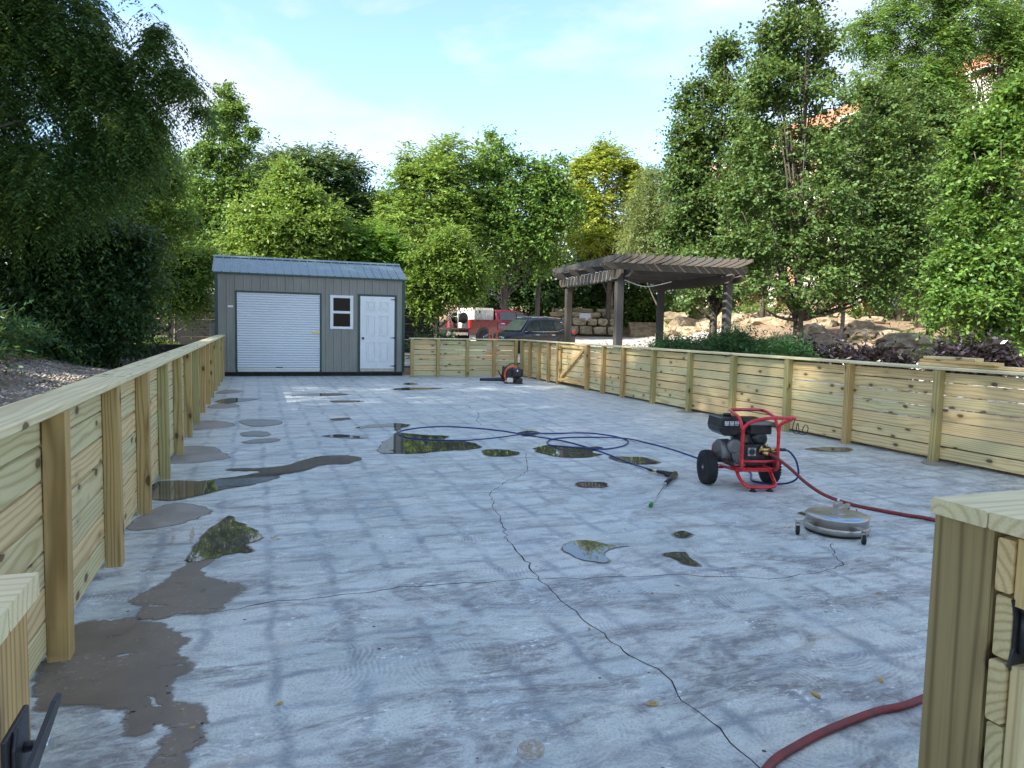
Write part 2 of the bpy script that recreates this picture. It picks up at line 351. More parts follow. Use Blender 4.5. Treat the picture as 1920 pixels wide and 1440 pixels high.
# ------------------------------------------------------------------ mesh helpers
def link(o, parent=None):
    COL.objects.link(o)
    if parent is not None: o.parent = parent
    return o
def tag(o, label=None, cat=None, group=None, kind=None):
    if label: o['label'] = label
    if cat: o['category'] = cat
    if group: o['group'] = group
    if kind: o['kind'] = kind
    return o
def empty(name, loc=(0, 0, 0), rz=0.0, label=None, cat=None, group=None):
    o = bpy.data.objects.new(name, None); o.empty_display_size = .2
    o.location = loc; o.rotation_euler = (0, 0, rz); link(o)
    return tag(o, label, cat, group)
class MB:
    def __init__(s): s.v = []; s.f = []; s.sm = []
    def add(s, vs, fs, smooth=False, mat=None):
        k = len(s.v)
        s.v += [tuple((mat @ Vector(p)) if mat is not None else p) for p in vs]
        s.f += [tuple(i+k for i in f) for f in fs]; s.sm += [smooth]*len(fs)
        return s
    def box(s, a, b, mat=None, ch=0.0):
        x0, y0, z0 = a; x1, y1, z1 = b
        if ch <= 0:
            vs = [(x0, y0, z0), (x1, y0, z0), (x1, y1, z0), (x0, y1, z0), (x0, y0, z1), (x1, y0, z1), (x1, y1, z1), (x0, y1, z1)]
            fs = [(0, 3, 2, 1), (4, 5, 6, 7), (0, 1, 5, 4), (1, 2, 6, 5), (2, 3, 7, 6), (3, 0, 4, 7)]
            return s.add(vs, fs, False, mat)
        # long edges (along X) eased
        pr = [(y0+ch, z0), (y1-ch, z0), (y1, z0+ch), (y1, z1-ch), (y1-ch, z1), (y0+ch, z1), (y0, z1-ch), (y0, z0+ch)]
        vs = [(x0, p[0], p[1]) for p in pr]+[(x1, p[0], p[1]) for p in pr]
        fs = [(i, (i+1) % 8, (i+1) % 8+8, i+8) for i in range(8)]
        fs = [tuple(reversed(f)) for f in fs]
        fs += [tuple(range(8)), tuple(reversed(range(8, 16)))]
        return s.add(vs, fs, False, mat)
    def tube(s, pts, r, n=8, caps=True, mat=None, closed=False):
        pts = [Vector(p) for p in pts]; m = len(pts)
        rr = r if isinstance(r, (list, tuple)) else [r]*m
        tan = []
        for i in range(m):
            a = pts[(i-1) % m] if (closed or i > 0) else pts[i]
            b = pts[(i+1) % m] if (closed or i < m-1) else pts[i]
            d = (b-a); tan.append(d.normalized() if d.length > 1e-9 else Vector((0, 0, 1)))
        nr = tan[0].orthogonal().normalized()
        vs = []; fs = []
        for i in range(m):
            if i:
                q = tan[i-1].rotation_difference(tan[i]); nr = (q @ nr); nr = (nr-tan[i]*nr.dot(tan[i])).normalized()
            bn = tan[i].cross(nr)
            for k in range(n):
                a = 2*math.pi*k/n
                vs.append(tuple(pts[i]+(nr*math.cos(a)+bn*math.sin(a))*rr[i]))
        seg = m if closed else m-1
        for i in range(seg):
            j = (i+1) % m
            for k in range(n):
                k2 = (k+1) % n
                fs.append((i*n+k, i*n+k2, j*n+k2, j*n+k))
        s.add(vs, fs, True, mat)
        if caps and not closed:
            k = len(s.v)-len(vs)
            s.f += [tuple(k+i for i in reversed(range(n))), tuple(k+(m-1)*n+i for i in range(n))]; s.sm += [False, False]
        return s
    def lathe(s, prof, n=24, mat=None, smooth=True):
        """prof: (radius, z) from bottom to top"""
        vs = []; fs = []
        for r, z in prof:
            for k in range(n):
                a = 2*math.pi*k/n; vs.append((r*math.cos(a), r*math.sin(a), z))
        for i in range(len(prof)-1):
            for k in range(n):
                k2 = (k+1) % n
                fs.append((i*n+k, i*n+k2, (i+1)*n+k2, (i+1)*n+k))
        s.add(vs, fs, smooth, mat)
        k = len(s.v)-len(vs)
        s.f += [tuple(k+i for i in reversed(range(n))), tuple(k+(len(prof)-1)*n+i for i in range(n))]; s.sm += [False, False]
        return s
    def prism(s, poly, z0, z1, mat=None):
        n = len(poly)
        vs = [(p[0], p[1], z0) for p in poly]+[(p[0], p[1], z1) for p in poly]
        fs = [tuple(reversed(range(n))), tuple(range(n, 2*n))]+[(i, (i+1) % n, (i+1) % n+n, i+n) for i in range(n)]
        return s.add(vs, fs, False, mat)
    def mesh(s, name, mat):
        me = bpy.data.meshes.new(name); me.from_pydata(s.v, [], s.f)
        me.polygons.foreach_set('use_smooth', s.sm)
        if mat is not None: me.materials.append(mat)
        me.update(); return me
    def build(s, name, mat, parent=None, loc=None, rot=None, bevel=0.0, fix=True):
        me = s.mesh(name, mat)
        if fix:
            bm = bmesh.new(); bm.from_mesh(me); bmesh.ops.recalc_face_normals(bm, faces=bm.faces); bm.to_mesh(me); bm.free()
        o = bpy.data.objects.new(name, me); link(o, parent)
        if loc is not None: o.location = loc
        if rot is not None: o.rotation_euler = rot
        if bevel:
            b = o.modifiers.new('bevel', 'BEVEL'); b.width = bevel; b.segments = 2; b.limit_method = 'ANGLE'; b.angle_limit = R(40)
        return o
def inst(name, me, parent=None, loc=(0, 0, 0), rot=(0, 0, 0), scale=(1, 1, 1)):
    o = bpy.data.objects.new(name, me); link(o, parent)
    o.location = loc; o.rotation_euler = rot; o.scale = scale
    return o
def spline(pts, n=8, closed=False):
    """Catmull-Rom through points"""
    P = [np.array(p, float) for p in pts]; out = []; m = len(P)
    for i in range(m if closed else m-1):
        if closed: a, b, c, d = P[i-1], P[i], P[(i+1) % m], P[(i+2) % m]
        else: a, b, c, d = P[max(i-1, 0)], P[i], P[i+1], P[min(i+2, m-1)]
        for k in range(n):
            t = k/n
            out.append(.5*((2*b)+(c-a)*t+(2*a-5*b+4*c-d)*t*t+(3*b-a-3*c+d)*t**3))
    if not closed: out.append(P[-1])
    return [tuple(p) for p in out]
RX90 = Matrix.Rotation(R(90), 4, 'X'); RY90 = Matrix.Rotation(R(90), 4, 'Y')
def T(x, y, z): return Matrix.Translation((x, y, z))

# ------------------------------------------------------------------ terrain and setting
def sstep(a, b, x):
    t = np.clip((x-a)/(b-a), 0, 1); return t*t*(3-2*t)
def terrain_h(x, y):
    x = np.asarray(x, float); y = np.asarray(y, float)
    d = .34*x+.94*y
    u = np.where(y > 1, x/np.maximum(y, 1), 3.0)
    w = sstep(.56, .86, u)
    road = np.interp(d, [0, 12, 20, 37, 50, 58, 75], [.05, .25, .25, .25, 1.0, 3.0, 5.0])
    bank = np.interp(d, [0, 9, 12, 24, 30, 35, 45, 70], [.1, .25, .55, .62, 1.15, 2.1, 2.9, 4.5])
    right = road*(1-w)+bank*w
    dl = np.maximum(-x-1.0, 0)
    left = np.interp(dl, [0, 2.5, 6, 14, 60], [.06, .38, 1.2, 3.0, 8.0])
    back = np.interp(y, [20, 26, 60, 140], [.02, .15, 1.2, 6.0])
    h = np.where(x < -1.0, np.maximum(left, back), np.where(x > 7.75, right, back))
    mid = (x >= -1.0) & (x <= 7.75)
    h = np.where(mid & (y > 20.6), back*(1-sstep(4.5, 7.7, x))+right*sstep(4.5, 7.7, x), h)
    n = .10*np.sin(x*.9+1.3)*np.sin(y*.7+.4)+.05*np.sin(x*2.3)*np.cos(y*1.9)
    far = sstep(22, 34, np.where(x > 7.75, d*w, 0))+np.where(x < -3, .6, 0)
    h = h+n*np.clip(far, 0, 1)
    slab = (x > -1.05) & (x < 7.85) & (y > -6) & (y < 22)
    return np.where(slab, -.08, h)
def th(x, y): return float(terrain_h(x, y))

xs = np.unique(np.concatenate([np.linspace(-90, -14, 20), np.arange(-14, 40, .7), np.linspace(40, 160, 30), [-1.06, -1.04, 7.84, 7.86]]))
ys = np.unique(np.concatenate([np.linspace(-60, -8, 14), np.arange(-8, 60, .7), np.linspace(60, 260, 30)]))
gx, gy = np.meshgrid(xs, ys); gz = terrain_h(gx, gy)
nv = len(xs)
b = MB(); b.v = [tuple(p) for p in np.stack([gx, gy, gz], -1).reshape(-1, 3)]
b.f = [(j*nv+i, j*nv+i+1, (j+1)*nv+i+1, (j+1)*nv+i) for j in range(len(ys)-1) for i in range(nv-1)]; b.sm = [True]*len(b.f)
tag(b.build('ground', M['ground'], fix=False), 'sloping soil and leaf litter ground around the fenced slab', kind='structure')

SX0, SX1, SY0, SY1 = -1.0, 7.8, -4.0, 21.2
slab = MB().box((SX0, SY0, -.18), (SX1, SY1, 0)).build('concrete_slab', M['slab'])
tag(slab, 'washed blue grey concrete slab inside the timber fence', kind='structure')

def patch(quad, nx, ny, dz, name, mat, label):
    q = [np.array(p, float) for p in quad]; m = MB()
    for j in range(ny+1):
        for i in range(nx+1):
            s, t = i/nx, j/ny
            p = (q[0]*(1-s)+q[1]*s)*(1-t)+(q[3]*(1-s)+q[2]*s)*t
            m.v.append((p[0], p[1], th(p[0], p[1])+dz))
    m.f = [(j*(nx+1)+i, j*(nx+1)+i+1, (j+1)*(nx+1)+i+1, (j+1)*(nx+1)+i) for j in range(ny) for i in range(nx)]; m.sm = [True]*len(m.f)
    return tag(m.build(name, mat, fix=False), label, kind='structure')
patch([(3.2, 23.6), (13.6, 22), (33, 41), (9.5, 47)], 40, 40, .05, 'driveway', M['road'], 'pale paved drive with parked vehicles beyond the far fence')

def fast_mesh(name, V, F, mat, tint=None, parent=None, smooth=False):
    me = bpy.data.meshes.new(name); nf, k = F.shape
    me.vertices.add(len(V)); me.vertices.foreach_set('co', np.ascontiguousarray(V, dtype=np.float32).ravel())
    me.loops.add(nf*k); me.loops.foreach_set('vertex_index', np.ascontiguousarray(F, dtype=np.int32).ravel())
    me.polygons.add(nf); me.polygons.foreach_set('loop_start', np.arange(0, nf*k, k, dtype=np.int32))
    if smooth: me.polygons.foreach_set('use_smooth', np.ones(nf, bool))
    me.update(calc_edges=True)
    if tint is not None:
        at_ = me.attributes.new('tint', 'FLOAT', 'FACE'); at_.data.foreach_set('value', tint.astype(np.float32))
    if mat: me.materials.append(mat)
    o = bpy.data.objects.new(name, me); link(o, parent); return o
# ---- puddles and damp patches (flat sheets lying on the slab)
def blob_poly(px, z, jit, seed, sub=7):
    rng = random.Random(seed); P = [gnd(x, y)[:2] for x, y in px]
    pts = spline([(p[0], p[1], 0) for p in P], 12 if len(P) > 12 else sub, True)
    out = []
    n = len(pts)
    for i, p in enumerate(pts):
        a = np.array(pts[i-1]); c = np.array(pts[(i+1) % n]); tn = c-a; L = np.linalg.norm(tn)+1e-6
        nn = np.array([-tn[1], tn[0], 0])/L
        s = mnoise.noise(Vector((p[0]*7+seed, p[1]*7, 3)))*jit+mnoise.noise(Vector((p[0]*23+seed, p[1]*23, 9)))*jit*.7+mnoise.noise(Vector((p[0]*61+seed, p[1]*61, 5)))*jit*.4
        out.append((p[0]+nn[0]*s, p[1]+nn[1]*s, z))
    return out
def sheet(name, px, z, mat, jit, seed, label, top=True, holes=()):
    P = blob_poly(px, z, jit, seed)
    bm = bmesh.new(); vs = [bm.verts.new(p) for p in P]
    es = [bm.edges.new((vs[i], vs[(i+1) % len(vs)])) for i in range(len(vs))]
    bmesh.ops.triangle_fill(bm, use_beauty=True, use_dissolve=False, edges=es, normal=(0, 0, 1))
    bmesh.ops.recalc_face_normals(bm, faces=bm.faces)
    for f in bm.faces:
        if f.normal.z < 0: f.normal_flip()
    me = bpy.data.meshes.new(name); bm.to_mesh(me); bm.free(); me.materials.append(mat)
    o = inst(name, me)
    n = len(P); V = []; A = []
    w0 = .05 if name == 'damp_patch' else (.035 if name == 'puddle' else .012)
    ar2 = sum(P[i][0]*P[(i+1) % n][1]-P[(i+1) % n][0]*P[i][1] for i in range(n)); sg = 1 if ar2 > 0 else -1
    for i, p in enumerate(P):
        a_ = P[i-2]; c_ = P[(i+2) % n]; tx, ty = c_[0]-a_[0], c_[1]-a_[1]; L = math.hypot(tx, ty)+1e-6
        ww = w0*(.35+1.3*abs(mnoise.noise(Vector((p[0]*5, p[1]*5, seed)))))
        V += [(p[0], p[1], .0012), (p[0]+sg*ty/L*ww, p[1]-sg*tx/L*ww, .0012)]
    F = np.array([(2*i, 2*i+1, (2*i+3) % (2*n), (2*i+2) % (2*n)) for i in range(n)])
    mg_ = fast_mesh('damp_margin', np.array(V), F, M['margin'] if name != 'rust_stain' else M['rust_margin'], None, o)
    at_ = mg_.data.attributes.new('edge', 'FLOAT', 'POINT'); at_.data.foreach_set('value', np.tile([1.0, 0.0], n).astype(np.float32))
    return tag(o, label, kind='structure')
DAMP = [
    ([(75, 1255), (138, 1182), (190, 1167), (262, 1162), (312, 1180), (338, 1205), (332, 1225), (352, 1245), (345, 1262), (318, 1280), (302, 1300), (322, 1312), (358, 1330), (390, 1352), (368, 1370), (372, 1392), (345, 1415), (330, 1470), (262, 1470), (298, 1402), (318, 1372), (290, 1357), (262, 1374), (230, 1352), (252, 1334), (215, 1330), (190, 1325), (150, 1322), (110, 1318), (74, 1322)], .035, 'large dark damp patch beside the nearest left fence post'),
    ([(250, 1125), (290, 1105), (322, 1082), (352, 1058), (368, 1040), (395, 1045), (380, 1072), (400, 1088), (440, 1095), (445, 1112), (415, 1130), (398, 1147), (340, 1151), (290, 1158), (260, 1157), (270, 1140)], .03, 'damp patch running down from the leaf reflecting puddle'),
    ([(240, 990), (285, 958), (320, 945), (370, 948), (392, 962), (350, 978), (280, 992)], .03, 'round damp patch below the long puddle'),
    ([(320, 866), (345, 838), (395, 838), (412, 845), (428, 858), (390, 865), (350, 868)], .03, 'grey damp patch by the fifth left fence post'),
    ([(360, 805), (375, 790), (410, 789), (440, 797), (420, 802), (385, 805)], .03, 'small damp patch by the sixth left fence post'),
    ([(390, 764), (410, 757), (440, 757), (444, 763), (415, 766)], .03, 'thin damp patch near the far end of the left fence'),
    ([(405, 738), (425, 731), (455, 733), (440, 737)], .03, 'thin damp patch in the far left corner'),
    ([(1730, 866), (1760, 864), (1792, 868), (1785, 874), (1745, 873)], .02, 'damp ring at the foot of the near right fence post'),
    ([(1268, 772), (1290, 769), (1312, 773), (1290, 775)], .02, 'damp ring at the foot of a right fence post'),
]
for i, (p, j, lab) in enumerate(DAMP): sheet('damp_patch', p, .0022, M['damp'] if i < 2 else M['damp_light'], j, i*3.7+1, lab)
PUD = [
    ([(352, 1048), (372, 1015), (400, 988), (430, 968), (455, 985), (480, 995), (490, 1010), (465, 1020), (472, 1035), (440, 1038), (405, 1045), (368, 1052)], .03, 'puddle mirroring leaves near the second left fence post'),
    ([(286, 925), (292, 905), (330, 902), (380, 902), (420, 897), (470, 890), (485, 884), (430, 883), (435, 879), (490, 878), (540, 872), (580, 860), (610, 855), (650, 854), (678, 860), (650, 870), (610, 872), (560, 885), (525, 891), (520, 897), (470, 910), (420, 918), (380, 928), (330, 938), (290, 937)], .02, 'long winding puddle reaching from the left fence'),
    ([(448, 789), (480, 786), (525, 789), (522, 796), (490, 800), (465, 798)], .03, 'uppermost of three small puddles near the left fence'),
    ([(452, 812), (480, 808), (505, 812), (500, 818), (460, 818)], .03, 'middle one of three small puddles near the left fence'),
    ([(455, 828), (490, 823), (520, 823), (518, 828), (470, 832)], .02, 'lowest of three small puddles near the left fence'),
    ([(404, 753), (430, 747), (485, 748), (448, 754), (425, 757)], .03, 'thin puddle at the far end of the left fence'),
    ([(712, 848), (718, 830), (736, 820), (742, 808), (732, 801), (668, 803), (692, 797), (742, 794), (768, 797), (752, 803), (750, 811), (800, 816), (842, 818), (832, 825), (870, 827), (902, 837), (880, 843), (830, 846), (790, 850), (740, 851)], .03, 'large puddle mirroring the shed inside the blue hose loop'),
    ([(905, 845), (935, 843), (974, 849), (960, 855), (915, 855)], .03, 'small green reflecting puddle between the two hose loops'),
    ([(1001, 842), (1030, 835), (1080, 838), (1128, 838), (1118, 843), (1110, 848), (1128, 853), (1100, 858), (1060, 858), (1020, 852)], .03, 'puddle under the right hose loop'),
    ([(1140, 857), (1180, 857), (1210, 858), (1238, 867), (1210, 871), (1170, 868)], .02, 'flat puddle between the hose and the pressure washer'),
    ([(1080, 908), (1090, 904), (1130, 905), (1140, 910), (1130, 914), (1095, 914)], .02, 'small brown puddle above the spray gun nozzle'),
    ([(972, 812), (990, 808), (1012, 811), (1000, 817), (980, 818)], .03, 'puddle at the crossing of the blue hose'),
    ([(1055, 1028), (1075, 1015), (1110, 1015), (1140, 1022), (1180, 1024), (1150, 1028), (1132, 1038), (1140, 1053), (1120, 1055), (1080, 1046)], .012, 'pale sky reflecting puddle in the middle of the slab'),
    ([(1244, 1040), (1285, 1035), (1292, 1046), (1312, 1061), (1285, 1058), (1265, 1048)], .015, 'dark puddle with a tail right of the pale puddle'),
    ([(1265, 1000), (1280, 996), (1296, 1003), (1285, 1008), (1270, 1007)], .012, 'smallest dark puddle right of the pale puddle'),
    ([(1497, 963), (1512, 960), (1535, 965), (1520, 968)], .01, 'dark puddle behind the round surface cleaner'),
    ([(1510, 842), (1545, 839), (1590, 840), (1595, 846), (1545, 847)], .02, 'long puddle at the foot of the right fence'),
    ([(735, 730), (760, 727), (830, 728), (800, 731), (750, 732)], .03, 'thin puddle in front of the white shed door'),
    ([(620, 752), (650, 751), (680, 752), (675, 754), (630, 755)], .03, 'thin puddle before the roller door'),
    ([(545, 742), (580, 738), (640, 738), (650, 741), (600, 743)], .03, 'thin puddle near the shed below the roller door'),
    ([(620, 786), (650, 783), (656, 786), (630, 789)], .02, 'sliver of a puddle left of the large hose puddle'),
    ([(605, 818), (640, 815), (690, 821), (650, 822)], .015, 'narrow puddle left of the shed reflecting puddle'),
    ([(755, 720), (770, 718), (785, 720), (770, 722)], .02, 'tiny puddle at the corner of the shed'),
]
for i, (p, j, lab) in enumerate(PUD): sheet('puddle', p, .0050, M['puddle'], j, i*5.1+40, lab)
RUST = [[(508, 1008), (513, 1008), (520, 1004), (516, 1009), (530, 1010), (516, 1013)], [(318, 1020), (325, 1005), (327, 1012), (322, 1024)], [(356, 1015), (361, 990), (364, 992), (360, 1016)], [(975, 1400), (995, 1388), (1015, 1398), (1012, 1418), (988, 1424), (974, 1414)]]
for i, p in enumerate(RUST): sheet('rust_stain', p, .0016, M['rust'], .008, 200+i*3, ['thin rust stain beside the leaf reflecting puddle', 'short rust streak by the second left post', 'upright rust streak above the near puddle', 'round tan stain at the bottom of the slab'][i])

def crack(px, w, seed):
    rng = random.Random(seed); P = [gnd(x, y) for x, y in px]; pts = []
    for a, c in zip(P[:-1], P[1:]):
        n = max(2, int(np.linalg.norm(c-a)/.045))
        for k in range(n): pts.append(a+(c-a)*k/n)
    pts.append(P[-1]); V = []
    for i, p in enumerate(pts):
        a = pts[max(0, i-1)]; c = pts[min(len(pts)-1, i+1)]; t = (c-a); t /= np.linalg.norm(t)+1e-9; nn = np.array([-t[1], t[0], 0])
        o = .035*mnoise.noise(Vector((p[0]*4, p[1]*4, seed)))+.022*mnoise.noise(Vector((p[0]*17, p[1]*17, seed)))+rng.uniform(-.006, .006)
        ww = w*(.35+.9*abs(mnoise.noise(Vector((p[0]*6, p[1]*6, seed+5))))+.3*rng.random())
        V.append((p+nn*(o+ww), p+nn*(o-ww)))
    m = MB()
    for a, c in V: m.v += [(a[0], a[1], .0008), (c[0], c[1], .0008)]
    m.f = [(2*i, 2*i+1, 2*i+3, 2*i+2) for i in range(len(V)-1)]; m.sm = [False]*len(m.f)
    return m.build('crack', M['crack'], slab)
crack([(985, 850), (990, 870), (985, 888), (945, 905), (920, 930), (932, 960), (950, 1000), (970, 1035), (1000, 1070), (1010, 1086), (1040, 1110), (1070, 1140), (1105, 1165), (1150, 1205), (1195, 1235), (1225, 1255), (1260, 1290), (1285, 1325), (1330, 1355), (1380, 1390), (1440, 1440), (1480, 1470)], .0042, 1.5)
crack([(140, 1175), (200, 1167), (280, 1160), (350, 1152), (450, 1142), (520, 1128), (620, 1118), (720, 1107), (830, 1097), (920, 1090), (1010, 1086)], .0042, 7.5)
crack([(1010, 1086), (1100, 1082), (1180, 1082), (1250, 1078), (1330, 1082), (1440, 1085), (1540, 1075), (1572, 1058), (1560, 1040), (1558, 1018)], .0040, 12.5)
crack([(1604, 1000), (1608, 985), (1612, 968), (1606, 955)], .005, 15.5)
crack([(880, 762), (898, 775), (893, 790), (902, 797)], .006, 18.5)

# gravel beds
def pebbles(name, label, mat, n, area, size, seed, dens=None):
    rng = np.random.default_rng(seed)
    base = np.array([(1, 0, 0), (0, 1, 0), (-1, 0, 0), (0, -1, 0), (0, 0, 1), (0, 0, -1)], float)
    F = np.array([(0, 1, 4), (1, 2, 4), (2, 3, 4), (3, 0, 4), (1, 0, 5), (2, 1, 5), (3, 2, 5), (0, 3, 5)])
    q = [np.array(p, float) for p in area]
    s = rng.random(n); t = rng.random(n)
    P = ((q[0][None]*(1-s)[:, None]+q[1][None]*s[:, None])*(1-t)[:, None]+(q[3][None]*(1-s)[:, None]+q[2][None]*s[:, None])*t[:, None])
    z = terrain_h(P[:, 0], P[:, 1])
    sz = size[0]+(size[1]-size[0])*rng.random(n)**2
    V = base[None]*(sz[:, None, None]*rng.uniform(.55, 1.25, (n, 6, 1)))
    V[:, :, 2] *= .6
    a = rng.random(n)*6.28; ca, sa = np.cos(a), np.sin(a)
    x = V[:, :, 0]*ca[:, None]-V[:, :, 1]*sa[:, None]; y = V[:, :, 0]*sa[:, None]+V[:, :, 1]*ca[:, None]
    V = np.stack([x+P[:, 0, None], y+P[:, 1, None], V[:, :, 2]+z[:, None]+sz[:, None]*.2], -1).reshape(-1, 3)
    Fs = (F[None]+np.arange(n)[:, None, None]*6).reshape(-1, 3)
    o = fast_mesh(name, V, Fs, mat)
    return tag(o, label, kind='stuff')
pebbles('gravel_bed', 'grey brown gravel strip along the outside of the left fence', M['pebble'], 20000, [(-1.12, 4), (-4.3, 4), (-4.6, 24), (-1.1, 24)], (.022, .055), 3)
pebbles('white_gravel', 'white landscape stones spread on the bank beyond the right fence', M['limestone'], 5200, [(8.1, 7), (16, 6), (24, 21), (13.5, 23)], (.05, .15), 4)

# ------------------------------------------------------------------ timber fence
_board = {}
def board_mesh(L, h, t, mat, ch=.004):
    k = (round(L, 3), round(h, 3), round(t, 3), mat.name)
    if k not in _board: _board[k] = MB().box((-L/2, -t/2, -h/2), (L/2, t/2, h/2), ch=ch).mesh('board', mat)
    return _board[k]
def board(name, parent, c, L, h, t, mat, axis='y', tilt=0.0):
    """L along axis; h upright, t thick; posts: axis z with h across Y/X"""
    me = board_mesh(L, h, t, mat)
    rot = {'x': (0, tilt, 0), 'y': (tilt, 0, R(90)), 'z': (0, R(-90), 0), 'zr': (R(90), R(-90), 0)}[axis]
    if axis == 'y': rot = (0, tilt, R(90))
    return inst(name, me, parent, c, rot)
CAPZ = 1.145; PL = .140; STEP = .1525; Z0 = .045
def run_fence(root, axis, fixed, side, posts, a0, a1, rng, skip=(), plank_span=2, wide=.135):
    """axis: 'y' (runs along Y at x=fixed) or 'x'. side: +1 planks on the + side of the posts"""
    pd = .09
    def pt(s, off, z): return (fixed+off, s, z) if axis == 'y' else (s, fixed+off, z)
    for p in posts:
        o = board('post', root, pt(p, side*pd/2, (CAPZ-.04)/2), CAPZ-.042, pd if axis == 'y' else .09, .09 if axis == 'y' else pd, M['pine_post_shaded'], 'z')
        o.rotation_euler = (R(rng.uniform(-.5, .5)), R(-90+rng.uniform(-.5, .5)), 0)
    edges = [a0]+[posts[i] for i in range(1, len(posts)-1, plank_span)]+[a1]
    edges = sorted(set(edges))
    for lo, hi in zip(edges[:-1], edges[1:]):
        if any(lo >= s0-.05 and hi <= s1+.05 for s0, s1 in skip): continue
        for k in range(7):
            L = hi-lo-.006; h = PL if k < 6 else .118
            z = Z0+PL/2+k*STEP+(0 if k < 6 else -.011)+rng.uniform(-.003, .003)
            m = M['pine']
            board('plank', root, pt((lo+hi)/2, side*(pd+.0205), z), L, h+rng.uniform(-.004, .002), .037, m, axis, R(rng.uniform(-.12, .12)))
def run_cap(root, axis, fixed, side, a0, a1, rng, n):
    cuts = [a0]+[a0+(a1-a0)*k/n+rng.uniform(-.2, .2) for k in range(1, n)]+[a1]
    for lo, hi in zip(cuts[:-1], cuts[1:]):
        off = side*(.088+rng.uniform(-.004, .004)); z = CAPZ-.019+rng.uniform(-.0015, .0015)
        c = (fixed+off, (lo+hi)/2, z) if axis == 'y' else ((lo+hi)/2, fixed+off, z)
        me = board_mesh(round(hi-lo-.004, 3), .200, .038, M['pine_cap'], .007)
        inst('cap_board', me, root, c, (R(90), 0, R(90 if axis == 'y' else 0)+rng.uniform(-.002, .002)))
rng = random.Random(5)
LP = [.6, 2.1, 3.48, 4.76, 6.02, 7.31, 8.65, 9.93, 11.21, 12.55, 13.87, 15.05, 16.5, 17.8, 19.1, 20.35]
LP = [p+.045 for p in LP]
fl = tag(empty('timber_fence', (-.77, 0, 0)), 'new pale timber fence along the left side of the slab beside the gravel', 'fence', 'new timber fences round the slab')
fl.location = (0, 0, 0)
run_fence(fl, 'y', -.77, -1, LP, 1.15, 20.42, rng)
run_cap(fl, 'y', -.77, -1, 1.25, 20.42, rng, 5)
RP = [1.9, 3.4, 4.85, 6.15, 7.5, 8.69, 10.01, 11.29, 12.59, 13.86, 14.81]
RP = [p+.045 for p in RP]
RP2 = [18.11, 18.82, 19.53]; RP2 = [p+.045 for p in RP2]
fr = tag(empty('timber_fence'), 'new pale timber fence along the right side, with leftover boards on its cap', 'fence', 'new timber fences round the slab')
GY0, GY1 = 15.70, 17.50
run_fence(fr, 'y', 7.61, 1, RP+[GY0], 1.25, GY0+.04, rng)
run_fence(fr, 'y', 7.61, 1, [GY1]+RP2+[20.25], GY1-.04, 20.4, rng)
run_cap(fr, 'y', 7.61, 1, 1.3, 20.5, rng, 6)
ff = tag(empty('timber_fence'), 'short new timber fence between the shed and the far right corner', 'fence', 'new timber fences round the slab')
run_fence(ff, 'x', 20.32, 1, [4.28, 5.06, 5.96, 6.80, 7.5], 4.24, 7.56, rng)
run_cap(ff, 'x', 20.32, 1, 4.22, 7.54, rng, 2)

# gate in the right fence
gt = tag(empty('timber_gate', (7.61, 16.6, 0)), 'yellow pine gate with one diagonal brace set in the right fence', 'gate')
gl = GY1-GY0-.12
def gb(name, cx, cy, cz, L, h, t, ax, ang=0.0):
    o = board(name, gt, (cx-7.61, cy-16.6, cz), L, h, t, M['pine_gate'], ax); 
    if ang: o.rotation_euler = (0, ang, R(90))
    return o
for y in (GY0+.11, GY1-.11): gb('stile', 7.655, y, .60, .98, .05, .09, 'z')
gb('bottom_rail', 7.650, 16.6, .145, gl, .09, .05, 'y')
gb('top_rail', 7.668, 16.6, 1.045, gl, .085, .05, 'y')
for k in range(6):
    o = board('plank', gt, (7.7225-7.61, 0, .17+k*.1535), gl, PL, .032, M['pine'], 'y', R(random.uniform(-.1, .1)))
bl = math.hypot(gl-.28, .80)
gb('brace', 7.652, 16.6, .61, bl, .09, .045, 'y', math.atan2(.80, gl-.28))
hg = MB(); hg.box((-.006, -.03, -.05), (.004, .12, -.02)); hg.box((-.006, -.03, .02), (.004, -.0, .05))
hg.build('hinge', M['black_metal'], gt, (7.632-7.61, GY1-.16-16.6, .98))
hg.build('hinge', M['black_metal'], gt, (7.632-7.61, GY1-.16-16.6, .20))

# near entrance wings
CAPN = 1.118
ne = tag(empty('entrance_fence', (1.54, 1.16, 0)), 'near right end of the entrance fence with a black hinge, cut by the frame', 'fence')
def nb(name, c, L, h, t, mat, axis): return board(name, ne, (c[0]-1.54, c[1]-1.16, c[2]), L, h, t, mat, axis)
nb('post', (1.5955, 1.168, .538), 1.078, .09, .148, M['pine_brown'], 'z')
nb('cap_board', (2.215, 1.155, CAPN-.019), 1.40, .038, .139, M['pine_cap'], 'x').rotation_euler = (0, 0, 0)
nb('cap_board', (2.215, 1.012, CAPN-.019), 1.40, .038, .139, M['pine_cap'], 'x')
for k in range(7):
    z = Z0+PL/2+k*STEP-.004*k-(.008 if k == 6 else 0)
    nb('plank', (2.235+(.008 if k % 2 else 0), 1.067, z), 1.36, PL if k < 6 else .12, .037, M['pine'], 'x')
nb('gate_stile', (1.655, 1.000, .47), .90, .09, .045, M['pine_gate'], 'z')
nb('batten', (1.583, 1.0275, .99), .15, .05, .038, M['pine_gate'], 'z')
nb('batten', (1.588, 1.0275, .40), .76, .05, .036, M['pine'], 'z')
hm = MB()
hz = .852
hm.prism([(-.014, .03), (-.030, .075), (-.022, .080), (0, .118), (.022, .080), (.030, .075), (.014, .03)], -.003, .003, RX90)
hm.prism([(-.014, -.03), (-.030, -.075), (-.022, -.080), (0, -.118), (.022, -.080), (.030, -.075), (.014, -.03)], -.003, .003, RX90)
